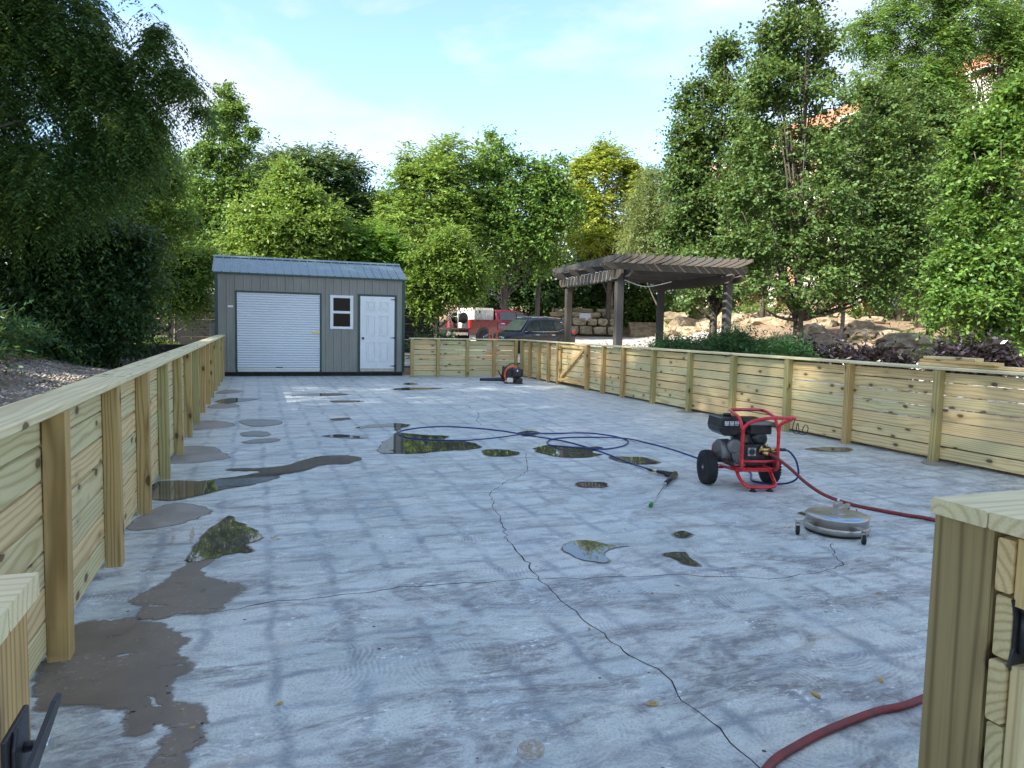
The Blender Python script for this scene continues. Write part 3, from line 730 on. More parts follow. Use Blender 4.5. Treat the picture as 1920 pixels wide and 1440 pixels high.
hm.box((-.016, -.004, -.035), (.075, .004, .045))
hm.tube([(0, -.010, -.045), (0, -.010, .050)], .010, 10)
hm.tube([(0, -.011, .050), (0, -.011, .062)], .014, 10)
hm.build('hinge', M['black_metal'], ne, (1.583-1.54, 1.043-1.16, hz))
for sz in (.09, -.09, .0):
    MB().lathe([(.008, 0), (.007, .004), (.002, .006)], 8, RX90).build('screw', M['black_metal'], ne, (1.583-1.54+(0.03 if sz == 0 else 0), 1.0405-1.16, hz+sz))

nl = tag(empty('entrance_fence', (-.32, 1.12, 0)), 'near left end of the entrance fence carrying a black gate latch', 'fence')
def lb(name, c, L, h, t, mat, axis): return board(name, nl, (c[0]+.32, c[1]-1.12, c[2]), L, h, t, mat, axis)
lb('post', (-.375, 1.165, .538), 1.078, .09, .148, M['pine_post_shaded'], 'z')
lb('cap_board', (-.62, 1.155, CAPN-.019), .62, .038, .139, M['pine_cap'], 'x')
lb('cap_board', (-.62, 1.012, CAPN-.019), .62, .038, .139, M['pine_cap'], 'x')
for k in range(7):
    z = Z0+PL/2+k*STEP-.004*k-(.008 if k == 6 else 0)
    lb('plank', (-.645, 1.067, z), .56, PL if k < 6 else .12, .037, M['pine'], 'x')
la = MB()
la.box((-.002, -.06, -.05), (.005, .035, .05))
la.prism([(-.05, -.05), (-.05, .03), (-.035, .055), (-.02, .03), (-.02, -.05)], .0055, .011, Matrix(((0, 0, 1, 0), (1, 0, 0, 0), (0, 1, 0, 0), (0, 0, 0, 1))))
la.build('latch_plate', M['black_metal'], nl, (.02+.0015, 1.06-1.12, .925), bevel=.002)
A_, B_ = Vector((-.288, 1.015, .872)), Vector((-.250, 1.060, .990))
wv = Vector((0, .75, -.35)).normalized()
ap = [A_-wv*.030, B_-wv*.014, B_+(B_-A_)*.07, B_+wv*.012, A_+wv*.030]
nv_ = (ap[1]-ap[0]).cross(ap[4]-ap[0]).normalized()*.006
ar = MB(); ar.add([tuple(p) for p in ap]+[tuple(p+nv_) for p in ap], [(4, 3, 2, 1, 0), (5, 6, 7, 8, 9)]+[(i, (i+1) % 5, (i+1) % 5+5, i+5) for i in range(5)])
ar.build('latch_arm', M['black_metal'], nl, (.32, -1.12, 0))
MB().tube([(-.298, 1.075, .925), (-.262, 1.066, .930)], .0075, 12).build('bolt', M['zinc'], nl, (.32, -1.12, 0))

# leftover boards on the right cap
spec = [((7.72, 5.95, CAPZ+.021), 1.05, R(92), 'pine', 'lowest of three loose boards on the right fence cap'), ((7.70, 5.98, CAPZ+.060), .98, R(87), 'pine_gate', 'orange loose board in the middle of the stack on the right fence cap'), ((7.71, 6.08, CAPZ+.099), .66, R(90), 'pine', 'shortest loose board, topmost on the stack on the right fence cap'), ((7.71, 5.12, CAPZ+.021), .7, R(86), 'pine', 'loose board on the right fence cap at the picture edge')]
for c, L, rz, m, lab in spec:
    o = inst('loose_board', board_mesh(L, .139, .038, M[m], .006), None, c, (R(90), 0, rz)); tag(o, lab, 'board', 'offcut boards on the fence cap')

# ------------------------------------------------------------------ shed
SHY, SHX0, SHX1 = 20.9, -1.02, 4.17
EZ, RZ, SDEP = 2.83, 3.345, 2.4
sh = tag(empty('storage_shed', ((SHX0+SHX1)/2, SHY, 0)), 'taupe metal shed with green roof, white roller door, window and white door', 'shed')
ox, oy = (SHX0+SHX1)/2, SHY
def sp(name, mb, mat, bevel=0): return mb.build(name, mat, sh, (-ox, -oy, 0), bevel=bevel)
SB = .135
sp('skid', MB().box((SHX0+.1, SHY+.06, 0.002), (SHX1-.05, SHY+.2, SB)).box((SHX0+.1, SHY+SDEP-.2, .002), (SHX1-.05, SHY+SDEP-.05, SB)), M['skid'])
sp('back_wall', MB().box((SHX0+.02, SHY+SDEP-.03, SB), (SHX1-.02, SHY+SDEP, EZ-.02)), M['siding'])
for nm, x in (('side_wall', SHX0), ('side_wall', SHX1-.03)):
    m = MB(); m.add([(x, SHY+.03, SB), (x, SHY+SDEP-.03, SB), (x, SHY+SDEP-.03, EZ-.02), (x, SHY+SDEP/2, RZ-.03), (x, SHY+.03, EZ-.02), (x+.03, SHY+.03, SB), (x+.03, SHY+SDEP-.03, SB), (x+.03, SHY+SDEP-.03, EZ-.02), (x+.03, SHY+SDEP/2, RZ-.03), (x+.03, SHY+.03, EZ-.02)],
          [(0, 1, 2, 3, 4), (9, 8, 7, 6, 5), (0, 5, 6, 1), (1, 6, 7, 2), (2, 7, 8, 3), (3, 8, 9, 4), (4, 9, 5, 0)]); sp(nm, m, M['green_trim'])
RD = (-.51, 1.785, .135, 2.355); WD = (2.02, 2.665, 1.355, 2.315); DD = (2.79, 3.93, .125, 2.372); DI = (2.87, 3.86, .22, 2.315)
npan = 23; pw = (SHX1-SHX0-.16)/npan
pedge = [SHX0+.08+i*pw for i in range(npan+1)]
for i in range(npan):
    cuts = sorted([pedge[i], pedge[i+1]]+[e for o_ in (RD, WD, DD) for e in (o_[0], o_[1]) if pedge[i]+.004 < e < pedge[i+1]-.004])
    groups_ = {}
    for x0, x1 in zip(cuts[:-1], cuts[1:]):
        xm = (x0+x1)/2; spans = [(SB-.01, EZ)]
        for (a, c, lo, hi) in (RD, WD, DD):
            if a < xm < c:
                ns = []
                for q, e in spans:
                    if lo > q: ns.append((q, min(e, lo)))
                    if hi < e: ns.append((max(q, hi), e))
                spans = ns
        for q, e in spans:
            if e-q < .04: continue
            m = groups_.setdefault('top' if e > EZ-.01 and q > 1 else ('low' if e < 2 else 'full'), MB())
            m.box((x0+.001, SHY+.004, q), (x1-.001, SHY+.02, e))
            if x0 == pedge[i]: m.box((x0+.002, SHY-.022, q), (min(x0+.030, x1), SHY+.0035, e))
            for fx in (.38, .70):
                xa = pedge[i]+pw*fx
                if x0 < xa < x1-.014: m.box((xa, SHY-.006, q), (xa+.014, SHY+.0035, e))
    for m in groups_.values(): sp('siding_panel', m, M['siding'])
for x in (SHX0, SHX1-.08):
    sp('corner_trim', MB().box((x-.004, SHY-.018, SB-.01), (x+.08, SHY+.06, EZ-.005)), M['green_trim'])
sp('base_trim', MB().box((SHX0+.08, SHY-.015, SB-.03), (SHX1-.08, SHY+.003, SB-.011)), M['green_trim'])
sp('inner_lining', MB().box((SHX0+.05, SHY+.03, SB), (SHX1-.05, SHY+.06, EZ-.06)), M['skid'])
# roof panels
sl = math.atan2(RZ-EZ, SDEP/2+.06); slen = math.hypot(RZ-EZ, SDEP/2+.06)
rx0, rx1 = SHX0-.05, SHX1+.05; nr = 23; rw = (rx1-rx0)/nr
m = MB(); m.box((0, 0, 0), (rw-.0015, slen, .012)); m.box((-.008, -.003, .0125), (.016, slen, .034)); m.box((rw*.36, 0, .0125), (rw*.36+.01, slen, .017)); m.box((rw*.68, 0, .0125), (rw*.68+.01, slen, .017))
rme = m.mesh('roof_panel', M['roof_metal'])
for i in range(nr):
    inst('roof_panel', rme, sh, (rx0+i*rw-ox, SHY-.06-oy, EZ), (sl, 0, 0))
for i in range(nr):
    inst('roof_panel', rme, sh, (rx0+(i+1)*rw-ox, SHY+SDEP+.06-oy, EZ), (sl, 0, math.pi))
sp('ridge_cap', MB().add([(rx0-.01, SHY+SDEP/2-.12, RZ-.012), (rx0-.01, SHY+SDEP/2, RZ+.045), (rx0-.01, SHY+SDEP/2+.12, RZ-.012), (rx1+.01, SHY+SDEP/2-.12, RZ-.012), (rx1+.01, SHY+SDEP/2, RZ+.045), (rx1+.01, SHY+SDEP/2+.12, RZ-.012)], [(0, 1, 4, 3), (1, 2, 5, 4), (0, 3, 5, 2), (0, 2, 1), (3, 4, 5)]), M['roof_metal'])
sp('eave_trim', MB().box((rx0, SHY-.064, EZ-.035), (rx1, SHY-.02, EZ-.002)), M['green_trim'])
# roller door
a, c, lo, hi = RD
m = MB(); rows = 31
prof = []
for i in range(rows*6+1):
    z = lo+.10+(hi-lo-.14)*i/(rows*6); prof.append((SHY+.004-.014*abs(math.sin(math.pi*i/6))**.7, z))
vs = [(a+.05, y, z) for y, z in prof]+[(c-.05, y, z) for y, z in prof]; n_ = len(prof)
m.add(vs, [(i, i+n_, i+1+n_, i+1) for i in range(n_-1)], True); sp('roller_door', m, M['roller'])
rdo = MB(); rdo.box((a+.05, SHY-.018, lo+.055), (c-.05, SHY+.002, lo+.098)); sp('bottom_bar', rdo, M['zinc'])
sp('door_handle', MB().box(((a+c)/2-.09, SHY-.034, lo+.105), ((a+c)/2+.09, SHY-.018, lo+.125)), M['black_metal'])
sp('latch', MB().box((c-.25, SHY-.034, 1.23), (c-.06, SHY-.014, 1.262)).box((c-.20, SHY-.04, 1.21), (c-.16, SHY-.034, 1.28)).box((c-.10, SHY-.04, 1.21), (c-.075, SHY-.034, 1.28)), M['brass'])
sp('roller_frame', MB().box((a, SHY-.022, lo), (a+.048, SHY+.01, hi)).box((c-.048, SHY-.022, lo), (c, SHY+.01, hi)).box((a+.048, SHY-.022, hi-.045), (c-.048, SHY+.01, hi)), M['green_trim'])
sp('sill_strip', MB().box((a+.06, SHY-.03, lo-.002), (c-.06, SHY+.01, lo+.05)), M['roller'])
# window
a, c, lo, hi = WD
sp('window_frame', MB().box((a, SHY-.03, lo), (a+.085, SHY+.01, hi)).box((c-.085, SHY-.03, lo), (c, SHY+.01, hi)).box((a+.085, SHY-.03, hi-.075), (c-.085, SHY+.01, hi)).box((a+.085, SHY-.03, lo), (c-.085, SHY+.01, lo+.07)).box((a+.085, SHY-.028, (lo+hi)/2-.035), (c-.085, SHY+.01, (lo+hi)/2+.035)), M['white_paint'])
for z0, z1 in ((lo+.07, (lo+hi)/2-.035), ((lo+hi)/2+.035, hi-.075)): sp('pane', MB().box((a+.085, SHY-.008, z0), (c-.085, SHY-.002, z1)), M['glass_dark'])
# white door
a, c, lo, hi = DD
sp('door_frame', MB().box((a, SHY-.02, lo), (DI[0]-.004, SHY+.01, hi)).box((DI[1]+.004, SHY-.02, lo), (c, SHY+.01, hi)).box((DI[0]-.004, SHY-.02, DI[3]+.004), (DI[1]+.004, SHY+.01, hi)), M['green_trim'])
a, c, lo, hi = DI
dr = sp('door', MB().box((a, SHY-.016, lo), (c, SHY+.002, hi)), M['white_paint'])
sp('threshold', MB().box((a, SHY-.03, lo-.085), (c, SHY+.01, lo-.004)), M['concrete'])
def door_panel(x0, x1, z0, z1):
    m = MB()
    for a_, b_ in (((x0, z0), (x0+.024, z1)), ((x1-.024, z0), (x1, z1)), ((x0+.024, z0), (x1-.024, z0+.024)), ((x0+.024, z1-.024), (x1-.024, z1))): m.box((a_[0], SHY-.038, a_[1]), (b_[0], SHY-.0165, b_[1]))
    m.box((x0+.06, SHY-.034, z0+.06), (x1-.06, SHY-.0165, z1-.06))
    o = m.build('door_panel', M['white_paint'], dr); return o
dw = c-a
for (fx0, fx1) in ((.18, .44), (.57, .83)):
    for (fz0, fz1) in ((.815, .935), (.46, .745), (.10, .375)): door_panel(a+dw*fx0, a+dw*fx1, lo+(hi-lo)*fz0, lo+(hi-lo)*fz1)
MB().lathe([(.03, 0), (.03, .02), (.02, .035), (.034, .05), (.02, .065)], 12, RX90).build('handle', M['black_metal'], dr, (a+.075, SHY-.016, lo+(hi-lo)*.42))
for fz in (.965, .43, .035):
    m = MB(); z = lo+(hi-lo)*fz; m.prism([(c+.06, z-.035), (c+.06, z+.035), (c-.01, z+.018), (c-.13, z+.004), (c-.13, z-.004), (c-.01, z-.018)], .017, .025, Matrix.Translation((0, SHY, 0)) @ RX90)
    m.build('hinge', M['black_metal'], dr)
sp('sticker', MB().box((SHX0+.31, SHY-.0165, 1.89), (SHX0+.46, SHY-.0125, 1.945)), M['white_metal'])
m = MB(); m.box((SHX0-.17, SHY+.5, .95), (SHX0-.002, SHY+.95, 1.42))
for k in range(6): m.box((SHX0-.178, SHY+.52, 1.0+k*.065), (SHX0-.1705, SHY+.93, 1.03+k*.065))
m2 = sp('vent_unit', m, M['concrete'])

# ------------------------------------------------------------------ leaves, trees, shrubs
def leaf_geo(rng, P, D, L, Wd, up, flat=.6, fold=0.0):
    """one rhombic leaf per row: base P, direction D, length L, width Wd"""
    n = len(P)
    nr = up+rng.normal(0, flat, (n, 3)); s = np.cross(D, nr); s /= np.linalg.norm(s, axis=1)[:, None]+1e-9
    a = P; c = P+D*L[:, None]; m = P+D*(L*.45)[:, None]
    V = np.stack([a, m+s*(Wd*.5)[:, None], c, m-s*(Wd*.5)[:, None]], 1)
    return V.reshape(-1, 3)
def crown_mesh(rng, blobs, nspray, kleaf, leaf, spray, droop=.25, upb=.25, gap=.0, axis=None, flat=.55, pinnate=False, inner=.35, origin=(0, 0, 0), tintvar=.5, clump=34):
    """blobs rows: cx cy cz rx ry rz weight. Leaf-bearing twigs that start in the blobs and grow outwards."""
    Bl = np.array(blobs, float); w = Bl[:, 6]/Bl[:, 6].sum()
    if gap > 0: nspray = int(nspray*1.6)
    bi = rng.choice(len(Bl), nspray, p=w)
    Bl[:, 3:6] = np.maximum(Bl[:, 3:6]-.55*spray, .4*Bl[:, 3:6])
    d = rng.normal(0, 1, (nspray, 3)); d /= np.linalg.norm(d, axis=1)[:, None]
    r = inner+(1-inner)*rng.random(nspray)**.55
    C = Bl[bi, :3]; B = C+d*Bl[bi, 3:6]*r[:, None]
    if clump:
        nc = max(6, nspray//clump); cb = rng.choice(len(Bl), nc, p=w)
        cd = rng.normal(0, 1, (nc, 3)); cd /= np.linalg.norm(cd, axis=1)[:, None]
        cr_ = .55+.5*rng.random(nc)**.7
        cc_ = Bl[cb, :3]+cd*Bl[cb, 3:6]*cr_[:, None]
        ci = rng.integers(0, nc, nspray); g = rng.normal(0, 1, (nspray, 3))
        rad = Bl[cb, 3:6].mean(1)*.23*(.6+.8*rng.random(nc))
        Bc = cc_[ci]+g*rad[ci][:, None]*np.array([1, 1, .6])
        use = rng.random(nspray) < .84
        B = np.where(use[:, None], Bc, B); dd_ = cd[ci]*.7+g*.35; dd_ /= np.linalg.norm(dd_, axis=1)[:, None]
        d = np.where(use[:, None], dd_, d)
    if gap > 0:
        sc = 2.2/np.mean(Bl[:, 3]); ph = rng.random(6)*6
        f = np.sin(B[:, 0]*sc+ph[0])+np.sin(B[:, 1]*sc*1.1+ph[1])+np.sin(B[:, 2]*sc*1.35+ph[2])+.8*np.sin((B[:, 0]+B[:, 2])*sc*2.1+ph[3])+.8*np.sin((B[:, 1]-B[:, 2])*sc*1.9+ph[4])
        keep = f > np.quantile(f, gap); B, d, bi, C = B[keep], d[keep], bi[keep], C[keep]
    n = len(B)
    out = d*.75+rng.normal(0, .38, (n, 3)); out[:, 2] += upb
    if axis is not None:
        ax = B.copy(); ax[:, 0] -= axis[0]; ax[:, 1] -= axis[1]; ax[:, 2] = 0; ax /= np.linalg.norm(ax, axis=1)[:, None]+1e-6; out += ax*.6
    out /= np.linalg.norm(out, axis=1)[:, None]
    SL = spray*rng.uniform(.6, 1.3, n)*np.where(rng.random(n) < .12, 1.8, 1.0)
    t = (np.arange(kleaf)+.6)/kleaf
    P = B[:, None, :]+out[:, None, :]*(SL[:, None]*t[None])[:, :, None]
    P[:, :, 2] -= droop*SL[:, None]*(t[None]**2)
    tang = np.repeat(out[:, None, :], kleaf, 1).copy(); tang[:, :, 2] -= 2*droop*t[None]
    tang /= np.linalg.norm(tang, axis=2)[:, :, None]
    up = np.array([0, 0, 1.])
    side = np.cross(tang, up); side /= np.linalg.norm(side, axis=2)[:, :, None]+1e-6
    sg = np.where(np.arange(kleaf) % 2 == 0, 1.0, -1.0)[None, :, None]
    if pinnate: D = side*sg*.85+tang*.55+rng.normal(0, .12, (n, kleaf, 3)); D[:, :, 2] -= .22
    else: D = side*sg*.6+tang*.5+rng.normal(0, .42, (n, kleaf, 3)); D[:, :, 2] -= .18
    D /= np.linalg.norm(D, axis=2)[:, :, None]
    P = P.reshape(-1, 3); D = D.reshape(-1, 3); N = len(P)
    L = leaf[0]*rng.uniform(.7, 1.25, N); Wd = leaf[1]*rng.uniform(.75, 1.2, N)
    V = leaf_geo(rng, P, D, L, Wd, np.tile(up, (N, 1)), flat)
    tint = np.clip(np.repeat(rng.random(n), kleaf)*tintvar+rng.random(N)*(1-tintvar), 0, 1)
    V = V-np.array(origin)[None]
    F = np.arange(N*4, dtype=np.int32).reshape(-1, 4)
    return V, F, tint
def limb_tubes(rng, base, height, r0, blobs, lean=(0, 0), nl=1.0, pale=False, sub=2, top=None):
    m = MB(); base = np.array(base, float)
    top = np.array(top) if top is not None else base+np.array([lean[0], lean[1], height*.8])
    k = 8; pts = []
    for i in range(k+1):
        t = i/k; p = base*(1-t)+top*t
        p = p+np.array([math.sin(t*5+base[0])*.12, math.cos(t*4+base[1])*.12, 0])*t*height*.06
        pts.append(p)
    m.tube(pts, [r0*(1.25 if i == 0 else 1)*(1-.82*i/k) for i in range(k+1)], 9)
    for bl in blobs:
        c = np.array(bl[:3])
        for s in range(sub):
            tgt = c+rng.normal(0, .45, 3)*np.array(bl[3:6])
            tt = np.clip((tgt[2]-base[2])/(max(top[2]-base[2], .1))*.75-.12, .15, .95)
            i = int(tt*k); st = pts[i]
            midp = st*.5+tgt*.5+np.array([0, 0, -.08*np.linalg.norm(tgt-st)])
            L = spline([st, midp, tgt], 4); rr = r0*(1-.82*tt)*.5
            m.tube(L, [max(.012, rr*(1-.85*q/(len(L)-1))) for q in range(len(L))], 6)
    return m
def px_blobs(rows, D):
    """rows: px, py, half-width px, half-height px, weight, [extra depth]; sizes in metres at distance D"""
    out = []
    for q in rows:
        x, y, rx, ry = q[:4]; w = q[4] if len(q) > 4 else 1; dd = D+(q[5] if len(q) > 5 else 0)
        c = at(x, y, dd); a, b_ = rx*dd/FPX, ry*dd/FPX
        out.append((c[0], c[1], c[2], a, max(a*.8, b_*.6), b_, w*a*b_))
    return out
def tree(name, label, base, blobs, leafmat, nspray, kleaf, leaf, spray, r0=.15, bark='bark', group=None, cat='tree', seed=1, top=None, sub=2, limbs=None, **k):
    rng = np.random.default_rng(seed)
    o = tag(empty(name, tuple(base)), label, cat, group)
    V, F, tint = crown_mesh(rng, blobs, nspray, kleaf, leaf, spray, origin=base, **k)
    fast_mesh('crown', V, F, LEAF[leafmat], tint, o)
    hb = max(bl[2]+bl[5] for bl in blobs)
    m = limb_tubes(rng, base, hb-base[2], r0, blobs if limbs is None else blobs[:limbs], sub=sub, top=top)
    m.v = [tuple(np.array(p)-np.array(base)) for p in m.v]
    m.build('trunk', M[bark], o)
    return o
def onground(px, py, D):
    p = at(px, py, D); return (p[0], p[1], th(p[0], p[1])-.05)
G_L = 'trees along the left side of the slab'; G_B = 'trees behind the shed and parked vehicles'; G_R = 'trees on the right bank'

# --- left side
D = 15
bl = px_blobs([(20, 110, 140, 130, 1), (110, 50, 105, 95, 1), (165, 130, 75, 80, 1), (275, 22, 26, 34, .9), (303, 75, 36, 40, 1.2), (328, 125, 34, 40, 1.3), (350, 175, 30, 42, 1.4), (362, 212, 20, 26, 1), (215, 215, 85, 70, 1), (120, 330, 110, 90, 1.1), (20, 330, 110, 110, 1), (250, 270, 45, 50, .8), (255, 150, 60, 60, .7), (-120, 150, 140, 200, .9)], D)
tl = (-7.2, 10.5, th(-7.2, 10.5))
locust = tree('locust_tree', 'tall dark locust with drooping boughs hanging over the left fence', tl, bl, 'locust', 7000, 18, (.105, .036), .52, r0=.2, group=G_L, seed=2, top=(-5.4, 13.2, 8.5), droop=.85, upb=-.15, gap=.10, pinnate=True, flat=.4, sub=1, clump=60, limbs=2)
D = 17
bl = px_blobs([(30, 520, 150, 130, 1), (150, 540, 120, 100, 1), (90, 620, 130, 60, 1), (200, 600, 90, 60, .9), (220, 480, 70, 80, .9), (120, 440, 130, 70, .9), (-130, 540, 120, 150, .7)], D)
tree('broadleaf_tree', 'dense shaded bushy tree filling the left edge above the ferns', onground(40, 680, 17), bl, 'dark', 7200, 9, (.135, .062), .6, r0=.14, group=G_L, seed=3, droop=.35, upb=0, gap=.12, flat=.5)
D = 23
bl = px_blobs([(250, 250, 60, 50, 1), (220, 340, 90, 70, 1), (280, 320, 55, 50, 1), (300, 420, 60, 50, .8), (180, 420, 90, 60, .8)], D)
tree('broadleaf_tree', 'sunlit yellow green tree glowing behind the dark drooping boughs', onground(225, 640, 23), bl, 'light', 3600, 8, (.15, .07), .7, r0=.16, group=G_L, seed=4, droop=.3, gap=.2)
bl = px_blobs([(335, 530, 60, 45, 1), (310, 490, 60, 40, 1), (370, 490, 45, 35, .9), (350, 565, 45, 20, .7), (280, 540, 45, 50, .7)], 26)
tree('sapling', 'young tree on a thin stem left of the shed before the plank fence', onground(328, 650, 26), bl, 'mid', 2400, 8, (.13, .07), .6, r0=.06, bark='bark_pale', group=G_L, seed=5, droop=.25, upb=.05, gap=.15, top=tuple(at(330, 500, 26)))
bl = px_blobs([(330, 420, 80, 90, 1), (390, 470, 60, 60, 1), (300, 350, 60, 70, .9), (260, 470, 80, 90, .8), (400, 400, 40, 60, .6)], 33)
tree('broadleaf_tree', 'shaded green tree filling the gap left of the narrow tall tree', onground(330, 640, 33), bl, 'mid', 4200, 8, (.17, .085), .8, r0=.17, group=G_L, seed=6, droop=.3, gap=.12)
# tall oaks added further left, mostly out of view, to shade the slab
ox_, oy_ = -10.5, 4.0
bl = [(0, 0, 9.5, 3.6, 4.0, 3.0, 1), (1.0, 1.5, 12.5, 3.0, 3.2, 2.6, .9), (-.5, -1.8, 13.0, 2.8, 3.0, 2.6, .9), (.5, 0, 15.2, 2.4, 2.6, 2.0, .7), (.8, -2.5, 9.0, 2.6, 2.6, 2.4, .8), (.5, 2.8, 9.2, 2.6, 2.6, 2.4, .8), (1.8, 0, 7.0, 2.4, 2.8, 1.8, .6)]
bl = [(x+ox_, y+oy_, z+1.2, a_, b_, c_, w_) for x, y, z, a_, b_, c_, w_ in bl]
oak = tree('shade_oak', 'tall dense oak added for shade in the left row abreast of the entrance', (ox_, oy_, th(ox_, oy_)-.1), bl, 'dark', 2500, 8, (.22, .13), .9, r0=.32, group='oaks added to shade the slab', seed=60, droop=.3, clump=12, sub=1)
for i, (x, y, rz, s) in enumerate(((-9.8, -2.5, .6, 1.0), (-10.2, -9, 2.2, 1.05), (-9.6, -15, 4.0, 1.0), (-11.0, 9.6, 5.0, 1.08), (-11.2, 15.0, 1.6, 1.12), (-16, -6, 3.0, 1.25), (-16, 1.5, 1.0, 1.25), (-11.2, 20.2, 2.6, 1.12))):
    o = oak.copy(); COL.objects.link(o); o.location = (x, y, th(x, y)-.1); o.rotation_euler = (0, 0, rz); o.scale = (s, s, s)
    o['label'] = ['tall oak added for shade just behind the camera in the left row', 'second tall oak added for shade behind the camera in the left row', 'hindmost tall oak added for shade in the left row', 'tall oak added for shade beyond the drooping locust trunk', 'tall oak added for shade behind the bushes at the left edge', 'tallest oak added for shade in the second left row', 'second row oak added for shade abreast of the entrance', 'farthest tall oak added for shade in the left row'][i]
    for c_ in list(oak.children):
        d_ = c_.copy(); COL.objects.link(d_); d_.parent = o

# --- behind the shed
bl = px_blobs([(421, 175, 11, 30, .9), (420, 225, 26, 35, 1), (447, 215, 16, 18, .6), (462, 245, 22, 10, .5), (415, 275, 40, 35, 1), (450, 290, 25, 18, .7), (405, 330, 48, 40, 1), (440, 350, 40, 30, .9), (400, 400, 58, 45, 1), (430, 440, 60, 45, 1), (375, 440, 45, 45, .9), (385, 300, 30, 25, .7)], 31)
tree('poplar_tree', 'tall narrow tree with a spiky top left of the shed roof', onground(412, 640, 31), bl, 'mid', 3900, 8, (.15, .08), .45, r0=.16, group=G_B, seed=7, droop=.15, upb=.35, gap=.1, top=tuple(at(421, 170, 31)), axis=at(415, 300, 31)[:2])
bl = px_blobs([(580, 325, 100, 38, 1), (545, 360, 80, 50, 1), (630, 360, 50, 45, 1), (495, 330, 55, 30, .8), (600, 410, 90, 50, .8), (655, 390, 40, 50, .6), (660, 320, 22, 16, .3)], 44)
tree('tree_of_heaven', 'dark green round topped tree rising behind the pale birch', onground(590, 620, 44), bl, 'dark', 3400, 12, (.30, .10), 1.1, r0=.25, group=G_B, seed=8, droop=.3, pinnate=True, gap=.1)
bl = px_blobs([(545, 335, 28, 28, .9), (530, 375, 62, 40, 1), (575, 385, 40, 40, 1), (500, 420, 60, 45, 1), (560, 440, 85, 50, 1), (610, 430, 45, 50, .9), (470, 460, 55, 35, .8), (550, 480, 100, 30, .8)], 28.5)
tree('birch_tree', 'light green fine leaved tree directly behind the shed roof', onground(545, 640, 28.5), bl, 'light', 3600, 8, (.165, .092), .65, r0=.13, bark='bark_pale', group=G_B, seed=9, droop=.2, upb=.3, gap=.12)
bl = px_blobs([(640, 455, 65, 35, 1), (700, 455, 45, 40, 1), (680, 490, 60, 30, 1), (740, 480, 40, 30, .8)], 30)
tree('sumac_tree', 'low vivid green tree behind the right end of the shed roof', onground(690, 640, 30), bl, 'bright', 1500, 12, (.20, .065), .8, r0=.09, group=G_B, seed=10, droop=.35, pinnate=True, gap=.08)
bl = px_blobs([(690, 395, 40, 35, 1), (710, 430, 50, 40, 1), (660, 430, 40, 30, 1)], 46)
tree('broadleaf_tree', 'low distant green tree in the dip between two tall crowns', onground(700, 620, 46), bl, 'mid', 1200, 8, (.24, .12), 1.0, r0=.15, group=G_B, seed=21, gap=.1)
bl = px_blobs([(800, 300, 50, 35, 1), (850, 285, 50, 28, 1), (775, 345, 45, 45, 1), (740, 390, 35, 40, .9), (830, 350, 75, 55, 1), (800, 420, 80, 55, 1), (860, 420, 60, 60, .9), (745, 440, 50, 45, .8), (762, 282, 18, 14, .3)], 43)
tree('locust_tree', 'tall feathery light green tree in the centre behind the pickup', onground(815, 620, 43), bl, 'light', 3700, 10, (.27, .10), .95, r0=.24, group=G_B, seed=11, droop=.3, pinnate=True, gap=.2, upb=.2)
bl = px_blobs([(920, 300, 50, 40, 1), (935, 265, 24, 20, .6), (975, 330, 45, 40, 1), (900, 370, 70, 60, 1), (960, 400, 70, 60, 1), (1020, 370, 35, 50, .9), (1000, 450, 60, 60, .9), (920, 460, 80, 60, .8), (1010, 310, 25, 22, .4), (1048, 340, 30, 45, .8), (1055, 400, 40, 50, .9)], 44.5)
tree('hackberry_tree', 'broad mid green crown right of the feathery centre tree', onground(945, 620, 44.5), bl, 'mid', 3800, 9, (.27, .13), .95, r0=.25, group=G_B, seed=12, droop=.3, gap=.2, upb=.2)
bl = px_blobs([(850, 450, 40, 30, .9), (830, 490, 55, 35, 1), (870, 500, 45, 40, 1), (800, 540, 50, 35, 1), (850, 540, 50, 25, 1), (880, 545, 30, 15, .6), (800, 570, 35, 20, .7), (795, 490, 30, 30, .7)], 29.5)
tree('dogwood_tree', 'small layered pale leaved tree between the shed and the pickup', onground(817, 650, 29.5), bl, 'light', 2600, 8, (.165, .09), .6, r0=.07, bark='bark_pale', group=G_B, seed=13, droop=.2, upb=.05, gap=.2, flat=.3)
bl = px_blobs([(985, 520, 60, 60, 1), (930, 540, 60, 50, 1), (1030, 540, 50, 60, 1), (1090, 540, 60, 45, 1), (1000, 470, 60, 40, 1), (1170, 540, 70, 40, .9), (1120, 500, 60, 40, .9), (910, 590, 50, 30, .6)], 53)
tree('thicket', 'dark vine covered thicket in the shade behind the parked cars', onground(1010, 610, 53), bl, 'dark', 5200, 8, (.24, .15), .9, r0=.15, group=G_B, cat='thicket', seed=14, droop=.4, gap=.12)
bl = px_blobs([(1150, 295, 40, 25, .9), (1110, 330, 50, 35, 1), (1165, 335, 45, 35, 1), (1090, 390, 45, 40, 1), (1150, 400, 65, 45, 1), (1205, 360, 35, 40, .9), (1120, 445, 70, 30, .9), (1180, 460, 50, 30, .8), (1135, 285, 30, 22, .6), (1075, 350, 40, 40, .9), (1210, 420, 40, 45, .8)], 50)
tree('walnut_tree', 'yellowing tree standing above the pergola in the centre right', onground(1140, 610, 50), bl, 'yellow', 3900, 10, (.27, .12), 1.0, r0=.22, group=G_B, seed=15, droop=.35, pinnate=True, gap=.22)
bl = px_blobs([(1230, 350, 40, 40, .9), (1225, 400, 55, 45, 1), (1260, 430, 50, 45, 1), (1200, 450, 50, 35, .8)], 42)
